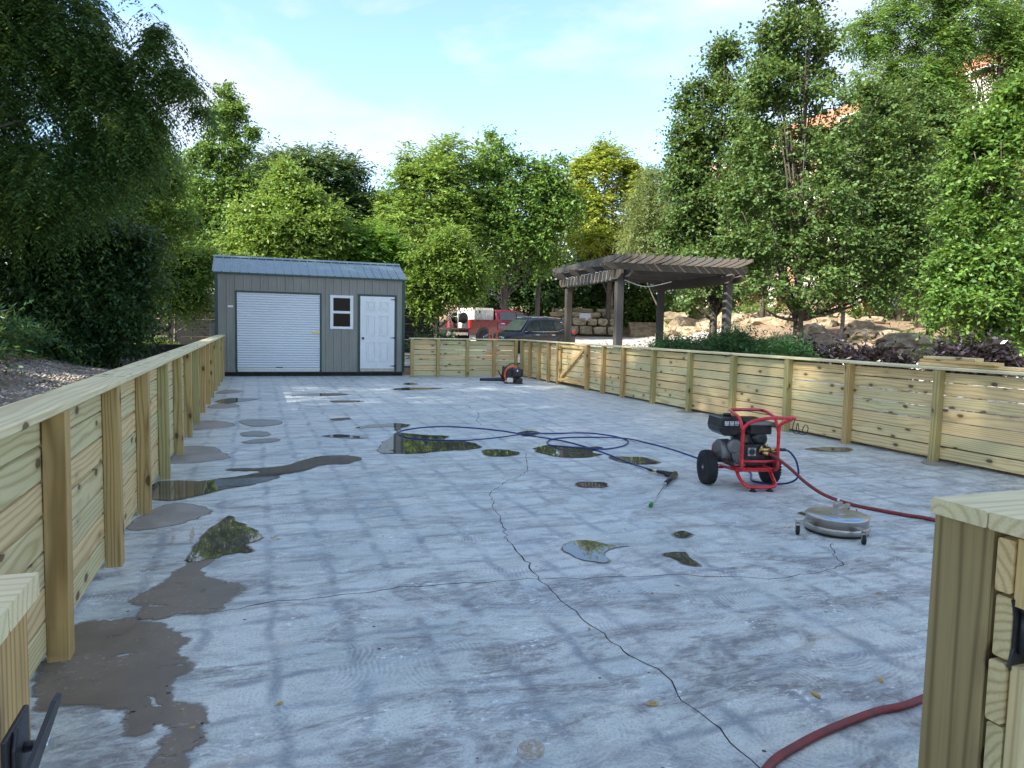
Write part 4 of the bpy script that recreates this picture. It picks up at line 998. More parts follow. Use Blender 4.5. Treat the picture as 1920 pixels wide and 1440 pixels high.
tree('willow_tree', 'dull olive soft crowned tree between the yellow tree and the maples', onground(1235, 620, 42), bl, 'olive', 2500, 10, (.20, .05), .9, r0=.16, group=G_B, seed=16, droop=.4, gap=.2)

# --- right side
tA = at(1336, 640, 26); bA = (tA[0], tA[1], th(tA[0], tA[1])-.05)
bl = px_blobs([(1357, 105, 24, 42, .9), (1340, 165, 40, 40, 1), (1300, 190, 32, 35, .8), (1370, 210, 50, 50, 1), (1300, 260, 48, 50, 1), (1360, 300, 65, 55, 1), (1290, 330, 45, 50, 1), (1335, 380, 85, 50, 1), (1290, 430, 55, 45, 1), (1370, 430, 70, 50, 1), (1320, 490, 75, 45, 1), (1390, 500, 60, 45, .9), (1330, 550, 60, 30, .6), (1270, 220, 18, 16, .4)], 26)
tree('maple_tree', 'left one of the two dark green maples, rising behind the pergola', bA, bl, 'maple', 5200, 8, (.135, .092), .55, r0=.15, group=G_R, seed=17, droop=.2, upb=.3, gap=.16, top=tuple(at(1357, 90, 26)), axis=tA[:2])
tB = at(1497, 655, 22); bB = (tB[0], tB[1], th(tB[0], tB[1])-.05)
bl = px_blobs([(1505, -10, 55, 60, 1), (1440, 60, 35, 25, .6), (1500, 70, 70, 50, 1), (1560, 110, 45, 45, .9), (1430, 120, 45, 45, .9), (1480, 150, 80, 50, 1), (1440, 210, 60, 50, 1), (1530, 210, 90, 60, 1), (1600, 190, 40, 40, .8), (1450, 290, 80, 55, 1), (1560, 300, 90, 60, 1), (1640, 270, 50, 50, .8), (1420, 370, 65, 50, .9), (1520, 380, 110, 55, 1), (1630, 360, 75, 60, 1), (1440, 450, 80, 50, 1), (1560, 460, 110, 55, 1), (1660, 440, 70, 55, .9), (1500, 530, 110, 45, 1), (1610, 530, 80, 45, .9), (1690, 500, 45, 45, .7), (1430, 540, 60, 35, .7), (1490, 580, 60, 20, .5), (1660, 210, 50, 50, .8), (1700, 290, 55, 55, .9), (1715, 370, 55, 55, .9), (1725, 440, 45, 50, .8)], 22)
tree('maple_tree', 'tallest dark green maple, right of the pergola with its trunk in view', bB, bl, 'maple', 7600, 8, (.125, .088), .55, r0=.155, group=G_R, seed=18, droop=.2, upb=.25, gap=.2, top=tuple(at(1512, 20, 22)), axis=tB[:2])
bl = px_blobs([(1640, 60, 55, 50, .9), (1700, 40, 60, 50, 1), (1760, 90, 70, 50, 1), (1640, 150, 60, 50, .8), (1820, 30, 80, 50, 1), (1880, 110, 60, 50, .9), (1760, 170, 60, 40, .6), (1700, 210, 60, 40, .6), (1910, 40, 60, 60, .8), (1740, -20, 90, 40, .8), (1650, 225, 70, 50, 1), (1720, 150, 60, 45, 1), (1770, 175, 50, 30, .8), (1600, 260, 60, 50, .8)], 32)
bt = at(1875, 600, 32)
tree('honey_locust_tree', 'airy honey locust with fine leaves reaching over the brick building', (bt[0], bt[1], th(bt[0], bt[1])-.05), bl, 'mid', 6200, 14, (.19, .06), .85, r0=.26, group=G_R, seed=19, droop=.4, upb=.1, pinnate=True, gap=.30, top=tuple(at(1880, 30, 32)))
bl = px_blobs([(1890, 280, 60, 50, .9), (1860, 350, 70, 50, 1), (1800, 420, 50, 45, .8), (1890, 430, 70, 60, 1), (1850, 490, 80, 50, 1), (1790, 500, 45, 40, .8), (1900, 540, 60, 50, 1), (1820, 570, 80, 45, 1), (1890, 610, 60, 35, 1), (1780, 600, 40, 25, .6), (1830, 300, 50, 35, .6), (1915, 200, 50, 55, 1.2), (1880, 235, 55, 40, 1.1), (1840, 270, 50, 45, 1)], 16)
bt = at(1880, 650, 16)
tree('broadleaf_tree', 'bright leafy tree reaching the ground at the right edge', (bt[0], bt[1], th(bt[0], bt[1])-.05), bl, 'mid', 4400, 8, (.115, .07), .5, r0=.11, group=G_R, seed=20, droop=.25, upb=.15, gap=.2, top=tuple(at(1890, 300, 16)))
for i, (x, y, D_, rows, lab, lm) in enumerate((
    (1655, 600, 40, [(1630, 330, 50, 50, .7), (1640, 430, 60, 50, .6), (1620, 500, 60, 40, .6), (1650, 260, 45, 40, .5)], 'thin trunked tree on the bank, leftmost before the brick wall', 'maple'),
    (1690, 597, 38, [(1700, 300, 50, 45, .5), (1710, 400, 60, 45, .5), (1690, 500, 45, 30, .4), (1730, 350, 40, 40, .4)], 'thickest pale trunk on the bank before the brick wall', 'mid'),
    (1725, 607, 34, [(1745, 380, 55, 60, .5), (1760, 480, 50, 50, .7), (1740, 550, 40, 30, .6), (1800, 260, 50, 30, .5)], 'leaning trunk on the bank beside the bright leafy tree', 'mid'))):
    p = at(x, y, D_)
    tree('bank_tree', lab, (p[0], p[1], th(p[0], p[1])-.05), px_blobs(rows, D_), lm, 2600, 8, (.17, .10), .8, r0=.21, bark='bark_pale', group=G_R, seed=30+i, gap=.25, top=tuple(at(x+25, 250, D_)))

tree('broadleaf_tree', 'airy mid green tree between the tall maple and the honey locust', onground(1745, 620, 27), px_blobs([(1690, 200, 55, 45, 1.1), (1650, 230, 50, 40, 1), (1760, 235, 60, 50, 1.1), (1690, 290, 55, 45, .9), (1780, 330, 60, 55, 1), (1720, 390, 60, 50, 1), (1800, 410, 55, 50, 1), (1700, 470, 50, 45, .8), (1760, 500, 60, 45, .9), (1830, 250, 45, 40, .6)], 27), 'maple', 4200, 8, (.14, .09), .6, r0=.13, group=G_R, seed=41, droop=.25, upb=.2, gap=.2, top=tuple(at(1755, 190, 27)))
tree('broadleaf_tree', 'pale airy tree behind the gap between the two maples', onground(1430, 600, 36), px_blobs([(1430, 260, 50, 50, .8), (1410, 340, 60, 50, 1), (1450, 420, 70, 50, 1), (1400, 480, 60, 45, .8), (1600, 330, 60, 60, .8), (1620, 430, 60, 50, .8)], 36), 'mid', 2600, 8, (.18, .11), .8, r0=.13, group=G_R, seed=42, droop=.25, upb=.2, gap=.25, top=tuple(at(1430, 250, 36)))
# far woodland closing the view
rng_ = np.random.default_rng(77)
def mass(name, label, rows, D_, mat, ns, leaf, spray, seed, **k):
    V, F, tint = crown_mesh(np.random.default_rng(seed), px_blobs(rows, D_), ns, 7, leaf, spray, **k)
    return tag(fast_mesh(name, V, F, LEAF[mat], tint), label, kind='stuff')
mass('woodland', 'dark far woodland closing the view behind the trees', [(x, 560-30*((i*7) % 3), 95, 85, 1) for i, x in enumerate(range(120, 1340, 90))]+[(x, 470, 80, 50, .7) for x in range(250, 1250, 110)], 64, 'dark', 6500, (.42, .26), 1.5, 5, droop=.3)
mass('hillside_brush', 'green brush and vines on the bank above the stone wall', [(1090, 575, 60, 28, 1), (1170, 578, 70, 24, 1), (1250, 580, 60, 22, 1), (1330, 585, 50, 16, .8), (1230, 545, 60, 30, .7)], 54, 'mid', 2600, (.24, .14), .7, 6, droop=.3)
def cover(name, label, spots, mat, ns, leaf, spray, seed, h=.35, k=6):
    rg = np.random.default_rng(seed); bl_ = []
    for (x, y, rx, ry) in spots: bl_.append((x, y, th(x, y)+h*.35, rx, ry, h, rx*ry))
    V, F, tint = crown_mesh(rg, bl_, ns, k, leaf, spray, upb=.5, droop=.3, inner=.1)
    gzz = terrain_h(V[:, 0], V[:, 1]); V[:, 2] = np.maximum(V[:, 2], gzz-.02)
    return tag(fast_mesh(name, V, F, LEAF[mat], tint), label, kind='stuff')
def spots_px(rows, D_=None):
    o = []
    for (x, y, d, r) in rows: p = at(x, y, d); o.append((p[0], p[1], r, r))
    return o
cover('weeds', 'weeds and low green plants on the rocky bank', spots_px([(1395, 595, 44, 1.6), (1430, 590, 43, 1.6), (1460, 585, 42, 1.5), (1560, 590, 38, 1.8), (1620, 590, 40, 2), (1740, 615, 30, 1.2), (1780, 630, 26, 1.5), (1700, 620, 32, 1.0), (1300, 597, 46, 1.6), (1850, 640, 22, 1.8), (1900, 640, 20, 1.8), (1660, 585, 42, 2.0)]), 'grass', 2600, (.16, .07), .35, 8, .45)
cover('fern_bed', 'ferns and low shaded plants along the left gravel edge', [(-4.6, 10.5, .8, 1.4), (-4.9, 13, .9, 1.5), (-4.5, 15.5, .7, 1.5), (-4.2, 18, .7, 1.5), (-4.0, 20.5, .7, 1.5), (-5.5, 12, .9, 2), (-5.6, 16, .9, 2), (-3.6, 22.5, .8, 1.0)], 'fern', 1500, (.15, .04), .6, 9, .75, 14)
cover('border_plants', 'low green plants by the plank fence left of the shed', spots_px([(300, 655, 25, .5), (330, 652, 25.5, .4), (280, 660, 24.5, .5)]), 'grass', 260, (.14, .05), .4, 10, .35)
cover('yard_plants', 'dark low shrubs and grasses before the plank fence right of the shed', spots_px([(775, 640, 28, .6), (800, 632, 28.5, .7), (830, 640, 28, .6), (790, 645, 27, .5)]), 'dark', 700, (.14, .06), .45, 11, .8)

# junipers and purple shrubs beyond the right fence
def shrub(name, label, px, D_, rx, hz, mat, ns, leaf, spray, seed, group, cat='shrub', k=9, **kw):
    p = at(px, 640, D_); z = th(p[0], p[1]); base = (p[0], p[1], z)
    rg = np.random.default_rng(seed)
    bl_ = [(p[0], p[1], z+hz*.45, rx, rx*.8, hz*.5, 1)]
    for q in range(5): a_ = rg.random()*6.28; bl_.append((p[0]+math.cos(a_)*rx*.5, p[1]+math.sin(a_)*rx*.4, z+hz*(.4+.2*rg.random()), rx*.5, rx*.5, hz*.42, .5))
    o = tag(empty(name, base), label, cat, group)
    V, F, tint = crown_mesh(rg, bl_, ns, k, leaf, spray, origin=base, **kw); fast_mesh('foliage', V, F, LEAF[mat], tint, o)
    m = MB()
    for q in range(5):
        a_ = q*1.26; m.tube([(0, 0, -.02), (math.cos(a_)*rx*.2, math.sin(a_)*rx*.2, hz*.3), (math.cos(a_)*rx*.45, math.sin(a_)*rx*.4, hz*.6)], [.025, .018, .008], 5)
    m.build('stem', M['bark'], o)
    return o
JG = 'juniper bushes behind the right fence'
for i, (px_, D_, rx, hz, lab) in enumerate(((1265, 16.5, .8, .98, 'leftmost rounded juniper under the pergola'), (1330, 15.9, .78, .94, 'juniper standing before the dark maple trunk'), (1388, 15.2, .85, .98, 'tallest juniper right of the right front pergola post'), (1440, 14.6, .75, .74, 'spreading juniper next to the purple plants'), (1475, 14.0, .5, .68, 'smallest juniper tapering off beside the purple plants'), (1172, 19.5, .75, .66, 'low wide juniper at the foot of the front pergola post'))):
    shrub('juniper_bush', lab, px_, D_, rx, hz, 'juniper', 1500, (.10, .022), .26, 50+i, JG, k=12, droop=.05, upb=.45, flat=.9)
PG = 'purple leaved plants behind the right fence'
for i, (px_, D_, rx, hz, lab) in enumerate(((1515, 15.0, .5, .70, 'purple plant at the foot of the tall maple trunk'), (1560, 14.6, .5, .60, 'purple plant in front of the lamp post footing'), (1612, 14.2, .5, .50, 'low purple plant right of the lamp post footing'), (1660, 13.8, .5, .50, 'purple plant left of the gap with white stones'), (1790, 13.6, .55, .72, 'purple plant behind the loose boards'), (1850, 13.6, .6, .80, 'tallest purple plant near the right edge'))):
    shrub('purple_plant', lab, px_, D_, rx, hz, 'purple', 420, (.13, .05), .34, 70+i, PG, cat='plant', k=7, droop=.1, upb=.5, flat=.8)

# ------------------------------------------------------------------ plank fence far behind, timber edging
pf = tag(empty('plank_fence', (0, 31, 0)), 'old dark horizontal plank fence in shade behind the shed', 'fence')
prg = random.Random(3)
for seg in range(4):
    for k in range(7):
        o = inst('plank', board_mesh(3.6, .34, .07, M['grey_timber'], .01), pf, (-5.0+seg*3.62+.0, prg.uniform(-.02, .02), .35+k*.348), (0, R(prg.uniform(-.6, .6)), 0))
for k in range(5): inst('post', board_mesh(2.9, .16, .16, M['grey_timber'], .01), pf, (-6.8+k*3.62, .13, 1.4), (0, R(-90), 0))
te = tag(empty('timber_edging', (-3.4, 22, 0)), 'low grey timber edging left of the shed', 'edging')
for k in range(2): inst('beam', board_mesh(3.0, .2, .18, M['grey_timber'], .01), te, (.3, .7, .5+k*.205), (0, 0, R(8)))

# ------------------------------------------------------------------ pergola
P2 = np.array([9.17, 17.0]); P1 = np.array([9.55, 21.15]); P4 = np.array([12.45, 16.7]); P3 = np.array([12.75, 20.75])
pg0 = (P2+P3)/2; prz = math.atan2(-(P1-P2)[0], (P1-P2)[1])
pgo = tag(empty('pergola', (pg0[0], pg0[1], 0)), 'weathered dark timber pergola with curved rafter ends and a string light', 'pergola')
PXw, PYw = 3.25, 4.1
pgo.rotation_euler = (0, 0, prz)
ZB0, ZB1, ZC1, ZT1 = 2.84, 3.08, 3.27, 3.42
pgz = [th(*P2), th(*P1), th(*P4), th(*P3)]
for (sx, sy), zz in zip(((-1, -1), (-1, 1), (1, -1), (1, 1)), pgz):
    inst('post', board_mesh(ZB1-.06-zz+.1, .2, .2, M['cedar'], .015), pgo, (sx*PXw/2, sy*PYw/2, (ZB1-.06+zz-.1)/2), (0, R(-90), R(prg.uniform(-2, 2))))
def ended(L, h, t, curve):
    """beam along X with both ends cut in an ogee"""
    pr = [(-L/2, h), (-L/2, h*.55), (-L/2+curve*.35, h*.28), (-L/2+curve, 0), (L/2-curve, 0), (L/2-curve*.35, h*.28), (L/2, h*.55), (L/2, h)]
    m = MB(); m.prism(pr, -t/2, t/2, RX90); return m
bme = ended(PYw+.95, ZB1-ZB0, .07, .22).mesh('beam', M['cedar'])
for sx in (-1, 1):
    for s2 in (-1, 1): inst('beam', bme, pgo, (sx*PXw/2+s2*.137, 0, ZB0), (0, 0, R(90)))
cme = ended(PXw+1.0, ZC1-ZB1-.004, .07, .2).mesh('cross_beam', M['cedar'])
for y in (-PYw/2-.14, -PYw/2+.14, -PYw/6, PYw/6, PYw/2-.14, PYw/2+.14): inst('cross_beam', cme, pgo, (0, y, ZB1+.002))
# rafters: curl upwards at the ends
m = MB(); LR = PYw+1.5; pr = []
tp = []; bt_ = []
for i in range(25):
    s = -1+2*i/24; x = s*LR/2; lift = .0 if abs(s) < .72 else .085*((abs(s)-.72)/.28)**1.6
    h = .175 if abs(s) < .72 else .175-.065*((abs(s)-.72)/.28)
    bt_.append((x, lift+(.0 if abs(s) < .72 else .02*(abs(s)-.72)/.28))); tp.append((x, lift+h))
poly = bt_+tp[::-1]
n_ = 25
vs = [(p[0], -.022, p[1]) for p in bt_]+[(p[0], -.022, p[1]) for p in tp]+[(p[0], .022, p[1]) for p in bt_]+[(p[0], .022, p[1]) for p in tp]
fs = []
for i in range(n_-1):
    fs += [(i, i+1, n_+i+1, n_+i), (2*n_+i+1, 2*n_+i, 3*n_+i, 3*n_+i+1), (i+1, i, 2*n_+i, 2*n_+i+1), (n_+i, n_+i+1, 3*n_+i+1, 3*n_+i)]
fs += [(0, n_, 3*n_, 2*n_), (n_-1, 2*n_+n_-1, 4*n_-1, 2*n_-1)]
m.add(vs, fs); rme2 = m.mesh('rafter', M['cedar'])
for k in range(17):
    x = -PXw/2-.3+(PXw+.6)*k/16
    inst('rafter', rme2, pgo, (x, prg.uniform(-.05, .05), ZC1+.002+prg.uniform(0, .012)), (R(prg.uniform(-2, 2)), 0, R(90+prg.uniform(-.5, .5))))
sl_ = MB(); cnt = 26; path = []
for i in range(cnt*6):
    t = i/(cnt*6-1); a_ = t*cnt*.5*2*math.pi
    path.append((-PXw/2-.137-.045+ .0+(.09*(math.sin(a_) < -.2)), -PYw/2+.1+t*(PYw-.3), (ZB0+ZB1)/2+.15*math.cos(a_)))
sl_.tube(path, .008, 5); o = sl_.build('string_light', M['white_paint']); o.location = (pg0[0], pg0[1], 0); o.rotation_euler = (0, 0, prz)
tag(o, 'white cord of string lights wound along the left pergola beam', 'string light')
o = MB().tube(spline([(-PXw/2+.25, -PYw/2+.3, ZB0+.02), (-.7, -PYw/2+.35, ZB0-.14), (.1, -PYw/2+.4, ZB0+.02)], 8), .012, 5).build('hanging_cord', M['white_paint']); o.location = (pg0[0], pg0[1], 0); o.rotation_euler = (0, 0, prz)
tag(o, 'slack pale cord hanging under the front of the pergola', 'cord')

# ------------------------------------------------------------------ stone wall, steps, boulders, posts
def rock_mesh(seed, ax, mat, jit=.25, sub=2, square=0.0):
    bm = bmesh.new(); bmesh.ops.create_icosphere(bm, subdivisions=sub, radius=1)
    for v in bm.verts:
        p = v.co.copy()
        if square:
            mx = max(abs(p.x), abs(p.y), abs(p.z)); p = p.lerp(p/mx*.86, square)
        lay = mnoise.noise(Vector((p.x*.6+seed, p.y*.6, p.z*4.5)))
        f = 1+jit*mnoise.noise(p*1.3+Vector((seed*3.1, seed, 0)))+jit*.55*mnoise.noise(p*3.1+Vector((seed, 0, seed*2)))+jit*.30*mnoise.noise(p*7.3+Vector((seed, 3, seed)))+jit*.35*(.5 if lay > .08 else -.4 if lay < -.1 else 0)
        v.co = Vector((p.x*ax[0], p.y*ax[1], p.z*ax[2]))*f
    me = bpy.data.meshes.new('rock'); bm.to_mesh(me); bm.free(); me.materials.append(mat); return me
wallD = 50
sw = tag(empty('stone_wall', tuple(at(1120, 630, 50))), 'stacked rough stone block wall behind the drive left of the steps', 'wall')
w0 = np.array(sw.location)
bms = [rock_mesh(i, (.5, .35, .5), M['block'], .12, 3, .8) for i in range(6)]
wr = random.Random(9)
ang_w = math.atan2(at(1180, 630, 50)[1]-at(1060, 630, 50)[1], at(1180, 630, 50)[0]-at(1060, 630, 50)[0])
exw = np.array([math.cos(ang_w), math.sin(ang_w), 0])
for row, (z, hh, back_) in enumerate(((0, .66, 0), (.64, .58, .15), (1.2, .42, .9), (1.55, .38, 1.9))):
    x = -3.8+row*.2
    while x < 1.0:
        w_ = wr.uniform(.6, 1.15)*(1.0 if row < 2 else 1.5)
        p = exw*(x+w_/2)+np.array([-exw[1], exw[0], 0])*back_
        inst('stone_block', wr.choice(bms), sw, (p[0], p[1], z+hh/2+.05), (0, 0, ang_w+wr.uniform(-.08, .08)), (w_*1.02, 1, hh*1.02*wr.uniform(.92, 1.05)))
        x += w_
ss = tag(empty('stone_steps', tuple(at(1212, 632, 49))), 'flight of tan stone steps cut into the stone wall', 'steps')
for k in range(6):
    MB().box((-1.0, .3*k, -.1), (1.0, .3*k+.42, .17*(k+1))).build('step', M['sandstone'], ss, rot=(0, 0, ang_w), bevel=.02)
BG = 'sandstone boulders along the bank'
rms = [rock_mesh(20+i, (1, .75, .5), M['sandstone'], .28, 3, .45) for i in range(6)]
boulders = [
    (1262, 615, 48, 22, 22, 'boulder right of the stone steps'), (1255, 632, 46, 26, 14, 'low boulder beside the right back pergola post'), (1285, 612, 45, 30, 20, 'square boulder between the right pergola posts'), (1300, 634, 43, 34, 13, 'flat boulder just above the leftmost juniper'), (1262, 592, 48, 26, 12, 'dark ledge stone above the steps'),
    (1330, 625, 43, 28, 16, 'boulder left of the dark maple trunk'), (1356, 615, 43, 26, 22, 'boulder between the maple trunk and the front right pergola post'), (1352, 640, 40, 30, 14, 'low boulder behind the tallest juniper'), (1390, 628, 40, 20, 12, 'small boulder right of the front right pergola post'), (1405, 640, 38, 24, 14, 'boulder above the spreading juniper'),
    (1428, 622, 38, 32, 15, 'ledge boulder over the white stones'), (1440, 646, 35, 34, 10, 'long flat ledge stone over the white stones'), (1472, 640, 34, 26, 18, 'pointed pale boulder left of the tall maple trunk'), (1470, 615, 37, 26, 12, 'boulder half hidden left of the tall maple trunk'),
    (1525, 640, 32, 22, 14, 'boulder right of the tall maple trunk'), (1545, 628, 34, 26, 14, 'boulder left of the lamp post'), (1600, 628, 34, 30, 16, 'grey boulder right of the lamp post'), (1612, 645, 31, 30, 14, 'boulder above the low purple plants'), (1650, 650, 29, 34, 12, 'flat boulder in the middle of the bank'), (1665, 632, 31, 34, 14, 'boulder below the thin bank trunks'),
    (1710, 642, 27, 60, 22, 'largest rounded boulder on the bank'), (1735, 662, 24, 40, 16, 'front boulder above the white stones'), (1765, 655, 24, 26, 14, 'boulder left of the taller purple plants'), (1690, 662, 26, 24, 10, 'small boulder among the white stones'), (1570, 648, 31, 16, 8, 'small stone beside the lamp post footing'), (1895, 655, 20, 24, 9, 'pale stone at the right edge below the leafy tree'), (1635, 618, 35, 24, 10, 'half buried stone under the brick wall'), (1580, 612, 37, 22, 9, 'half buried stone above the lamp post footing')]
brg = random.Random(12)
for i, (x, y, d, hw, hh, lab) in enumerate(boulders):
    p = at(x, y+hh*.6, d); z = th(p[0], p[1]); sx_, sz_ = hw*d/FPX, hh*d/FPX
    o = inst('boulder', rms[i % 6], None, (p[0], p[1], max(z, at(x, y, d)[2]-.15)), (brg.uniform(-.1, .1), brg.uniform(-.1, .1), brg.uniform(-.4, .4)+.2*(i % 2)), (sx_*1.05, sx_*1.05, sz_*2.1))
    tag(o, lab, 'boulder', BG)
def post_thing(name, label, x, y0, y1, d, r, mat, cat, r2=None):
    a_ = at(x, y0, d); z = th(a_[0], a_[1]); t_ = at(x, y1, d)
    o = MB().tube([(0, 0, -.1), (0, 0, (t_[2]-z)*.5), (0.02, 0, t_[2]-z)], [r, r*.95, (r2 or r*.9)], 10).build(name, mat)
    o.location = (a_[0], a_[1], z); return tag(o, label, cat)
post_thing('timber_pole', 'grey weathered timber pole standing behind the pickup', 1007, 610, 520, 46, .17, M['cedar'], 'pole')
post_thing('slim_pole', 'slim pale pole on the bank behind the pergola', 1146, 590, 536, 52, .11, M['concrete'], 'pole')
post_thing('marker_stake', 'thin pale stake among weeds right of the pergola', 1430, 597, 577, 42, .035, M['concrete'], 'stake')
post_thing('marker_stake', 'thin pale stake just left of the tall maple trunk', 1491, 602, 576, 40, .04, M['concrete'], 'stake')
lp = at(1577, 655, 30.5); lz = th(lp[0], lp[1])
lo_ = tag(empty('lamp_post', (lp[0], lp[1], lz)), 'brown lamp post on a round concrete footing under the maple', 'lamp post')
fz = at(1577, 637, 30.5)[2]-lz
MB().lathe([(.27, -.1), (.27, fz-.02), (.255, fz)], 20).build('footing', M['concrete'], lo_)
MB().box((-.06, -.06, fz), (.06, .06, 7.2)).build('pole', M['lamp_brown'], lo_)
MB().box((-.15, -.15, fz+.001), (.15, .15, fz+.05)).build('base_plate', M['lamp_brown'], lo_)
MB().box((-.2, -.55, 7.05), (.2, .05, 7.2)).build('lamp_head', M['lamp_brown'], lo_)
fp = at(1097, 600, 50)
fo = tag(empty('floodlight', tuple(fp)), 'grey floodlight box on top of the stone wall', 'floodlight')
MB().box((-.42, -.12, -.1), (.42, .12, .48)).build('housing', M['concrete'], fo, rot=(R(-15), 0, ang_w), bevel=.03)
MB().box((-.36, -.135, -.05), (.36, -.122, .43)).build('lens', M['lamp_clear'], fo, rot=(R(-15), 0, ang_w))
MB().box((-.05, -.05, -.5), (.05, .05, -.1)).build('stem', M['black_metal'], fo)

# ------------------------------------------------------------------ brick building on the right
BX = 38.0
bd = tag(empty('brick_building', (BX, 38, 2)), 'tall brick apartment building with white balconies and red roof behind the trees', 'building')
def bp(name, m, mat): return m.build(name, mat, bd, (-BX, -38, -2))
bp('wall', MB().box((BX, 18, 1.5), (BX+14, 58, 15.4)), M['brick'])
bp('roof', MB().add([(BX-.9, 17, 15.5), (BX-.9, 59, 15.5), (BX+7, 56, 20), (BX+7, 20, 20), (BX+15, 59, 15.5), (BX+15, 17, 15.5)], [(0, 3, 2, 1), (1, 2, 4), (4, 2, 3, 5), (0, 5, 3), (0, 1, 4, 5)]), M['roof_red'])
bp('eave', MB().box((BX-.95, 16.9, 15.15), (BX-.002, 59.1, 15.49)), M['render_white'])
for fl_ in range(1, 5):
    z = 1.8+fl_*3.0
    for y0 in (20, 28, 36, 44, 52):
        s = bp('balcony', MB().box((BX-1.5, y0, z), (BX-.003, y0+5, z+.28)), M['render_white'])
        m = MB(); m.box((BX-1.48, y0, z+1.05), (BX-1.42, y0+5, z+1.13))
        for q in range(12): m.box((BX-1.47, y0+.03+q*.45, z+.28), (BX-1.43, y0+.07+q*.45, z+1.05))
        m.build('railing', M['white_paint'], s)
        w_ = bp('window', MB().box((BX-.03, y0+.6, z+.4), (BX-.004, y0+3.6, z+2.5)), M['glass_dark'])
        MB().box((BX-.05, y0+.5, z+.35), (BX-.031, y0+.6, z+2.55)).box((BX-.05, y0+3.6, z+.35), (BX-.031, y0+3.7, z+2.55)).box((BX-.05, y0+2.05, z+.35), (BX-.031, y0+2.15, z+2.55)).box((BX-.05, y0+.6, z+2.5), (BX-.031, y0+3.6, z+2.6)).build('frame', M['white_paint'], w_)
for y0 in (20, 25, 28, 33, 36, 41, 44, 49, 52):
    bp('column', MB().box((BX-1.5, y0-.25, 2), (BX-1.05, y0+.2, 15.15)), M['render_white'])

# ------------------------------------------------------------------ vehicles
def wheel(parent, x, y, r, w, rim_mat, spokes=5):
    hub = empty('wheel', (0, 0, 0)); hub.parent = parent; hub.location = (x, y, r)
    m = MB(); m.lathe([(r*.62, -w/2), (r*.93, -w/2), (r, -w/2+.035), (r, w/2-.035), (r*.93, w/2), (r*.62, w/2)], 28, RX90); m.build('tyre', M['rubber'], hub)
    m = MB(); m.lathe([(r*.61, -w*.28), (r*.61, w*.28)], 24, RX90)
    for k in range(spokes):
        a_ = k*2*math.pi/spokes
        for sy in (-1, 1): m.box((-.035, -.012, .02), (.035, .012, r*.60), Matrix.Translation((0, sy*w*.38, 0)) @ Matrix.Rotation(a_, 4, 'Y'))
    m.lathe([(r*.18, -w*.42), (r*.18, w*.42)], 14, RX90)
    m.build('rim', rim_mat, hub)
    return hub
def loft(st, parent, name, mat, bevel=.0):
    """st: list of (x, [(y,z)...]) half sections from bottom to top; mirrored"""
    m = MB(); n = len(st[0][1]); vs = []
    for x, h in st:
        row = [(x if not isinstance(x, tuple) else x[k], -h[k][0], h[k][1]) for k in range(n)]+[(x if not isinstance(x, tuple) else x[k], h[k][0], h[k][1]) for k in reversed(range(n))]
        vs += row
    q = 2*n; fs = []
    for i in range(len(st)-1):
        for k in range(q):
            k2 = (k+1) % q; fs.append((i*q+k, i*q+k2, (i+1)*q+k2, (i+1)*q+k))
    fs += [tuple(reversed(range(q))), tuple((len(st)-1)*q+k for k in range(q))]
    m.add(vs, fs, False); o = m.build(name, mat, parent)
    if bevel:
        b_ = o.modifiers.new('bevel', 'BEVEL'); b_.width = bevel; b_.segments = 3; b_.limit_method = 'ANGLE'; b_.angle_limit = R(22)
        o.data.polygons.foreach_set('use_smooth', [True]*len(o.data.polygons))
    return o
def quad_panel(name, parent, pts, mat, off=(0, 0, 0), th_=.006):
    """flat panel from 3+ points in order, thickened along its normal"""
    P = [Vector(p)+Vector(off) for p in pts]; nrm = (P[1]-P[0]).cross(P[2]-P[0]).normalized()*th_
    n = len(P); m = MB(); m.add([tuple(p) for p in P]+[tuple(p+nrm) for p in P], [tuple(reversed(range(n))), tuple(range(n, 2*n))]+[(i, (i+1) % n, (i+1) % n+n, i+n) for i in range(n)])
    return m.build(name, mat, parent)

# SUV: nose along +X, near side is +Y (left flank)
pf_, pr_ = at(912, 640, 33.0), at(1066, 640, 36.2)
hd = math.atan2(pf_[1]-pr_[1], pf_[0]-pr_[0]); mid_ = (pf_+pr_)/2
sv = tag(empty('suv', (mid_[0], mid_[1], th(mid_[0], mid_[1])+.06), hd), 'dark navy SUV parked nose left beside the pergola', 'car')
HW = .93
def sec(zb, zs, zt, w): return [(w*.86, zb), (w*.97, zb+.08), (w, zs-.12), (w*.985, zs), (w*.90, zt)]
loft([(-2.33, sec(.48, .78, .93, HW*.86)), (-2.22, sec(.34, .88, 1.02, HW*.95)), (-1.6, sec(.26, .98, 1.10, HW)), (0.2, sec(.24, .93, 1.04, HW)), (1.0, sec(.24, .90, 1.02, HW)), (1.75, sec(.26, .80, .92, HW*.97)), (2.15, sec(.32, .70, .80, HW*.88)), (2.33, sec(.42, .60, .68, HW*.72))], sv, 'body', M['navy'], .04)
def cab(zb, zr, wb, wr): return [(wb, zb), (wb*.5+wr*.5, zb*.5+zr*.5), (wr, zr-.07), (wr*.88, zr)]
loft([((-2.2, -2.12, -2.02, -1.9), cab(.98, 1.46, .80, .62)), ((-1.75,)*4, cab(1.02, 1.62, .86, .66)), ((-.6,)*4, cab(1.0, 1.69, .88, .68)), ((.25,)*4, cab(.98, 1.66, .88, .67)), ((1.12, .86, .62, .48), cab(.98, 1.60, .84, .64))], sv, 'cabin', M['navy'], .03)
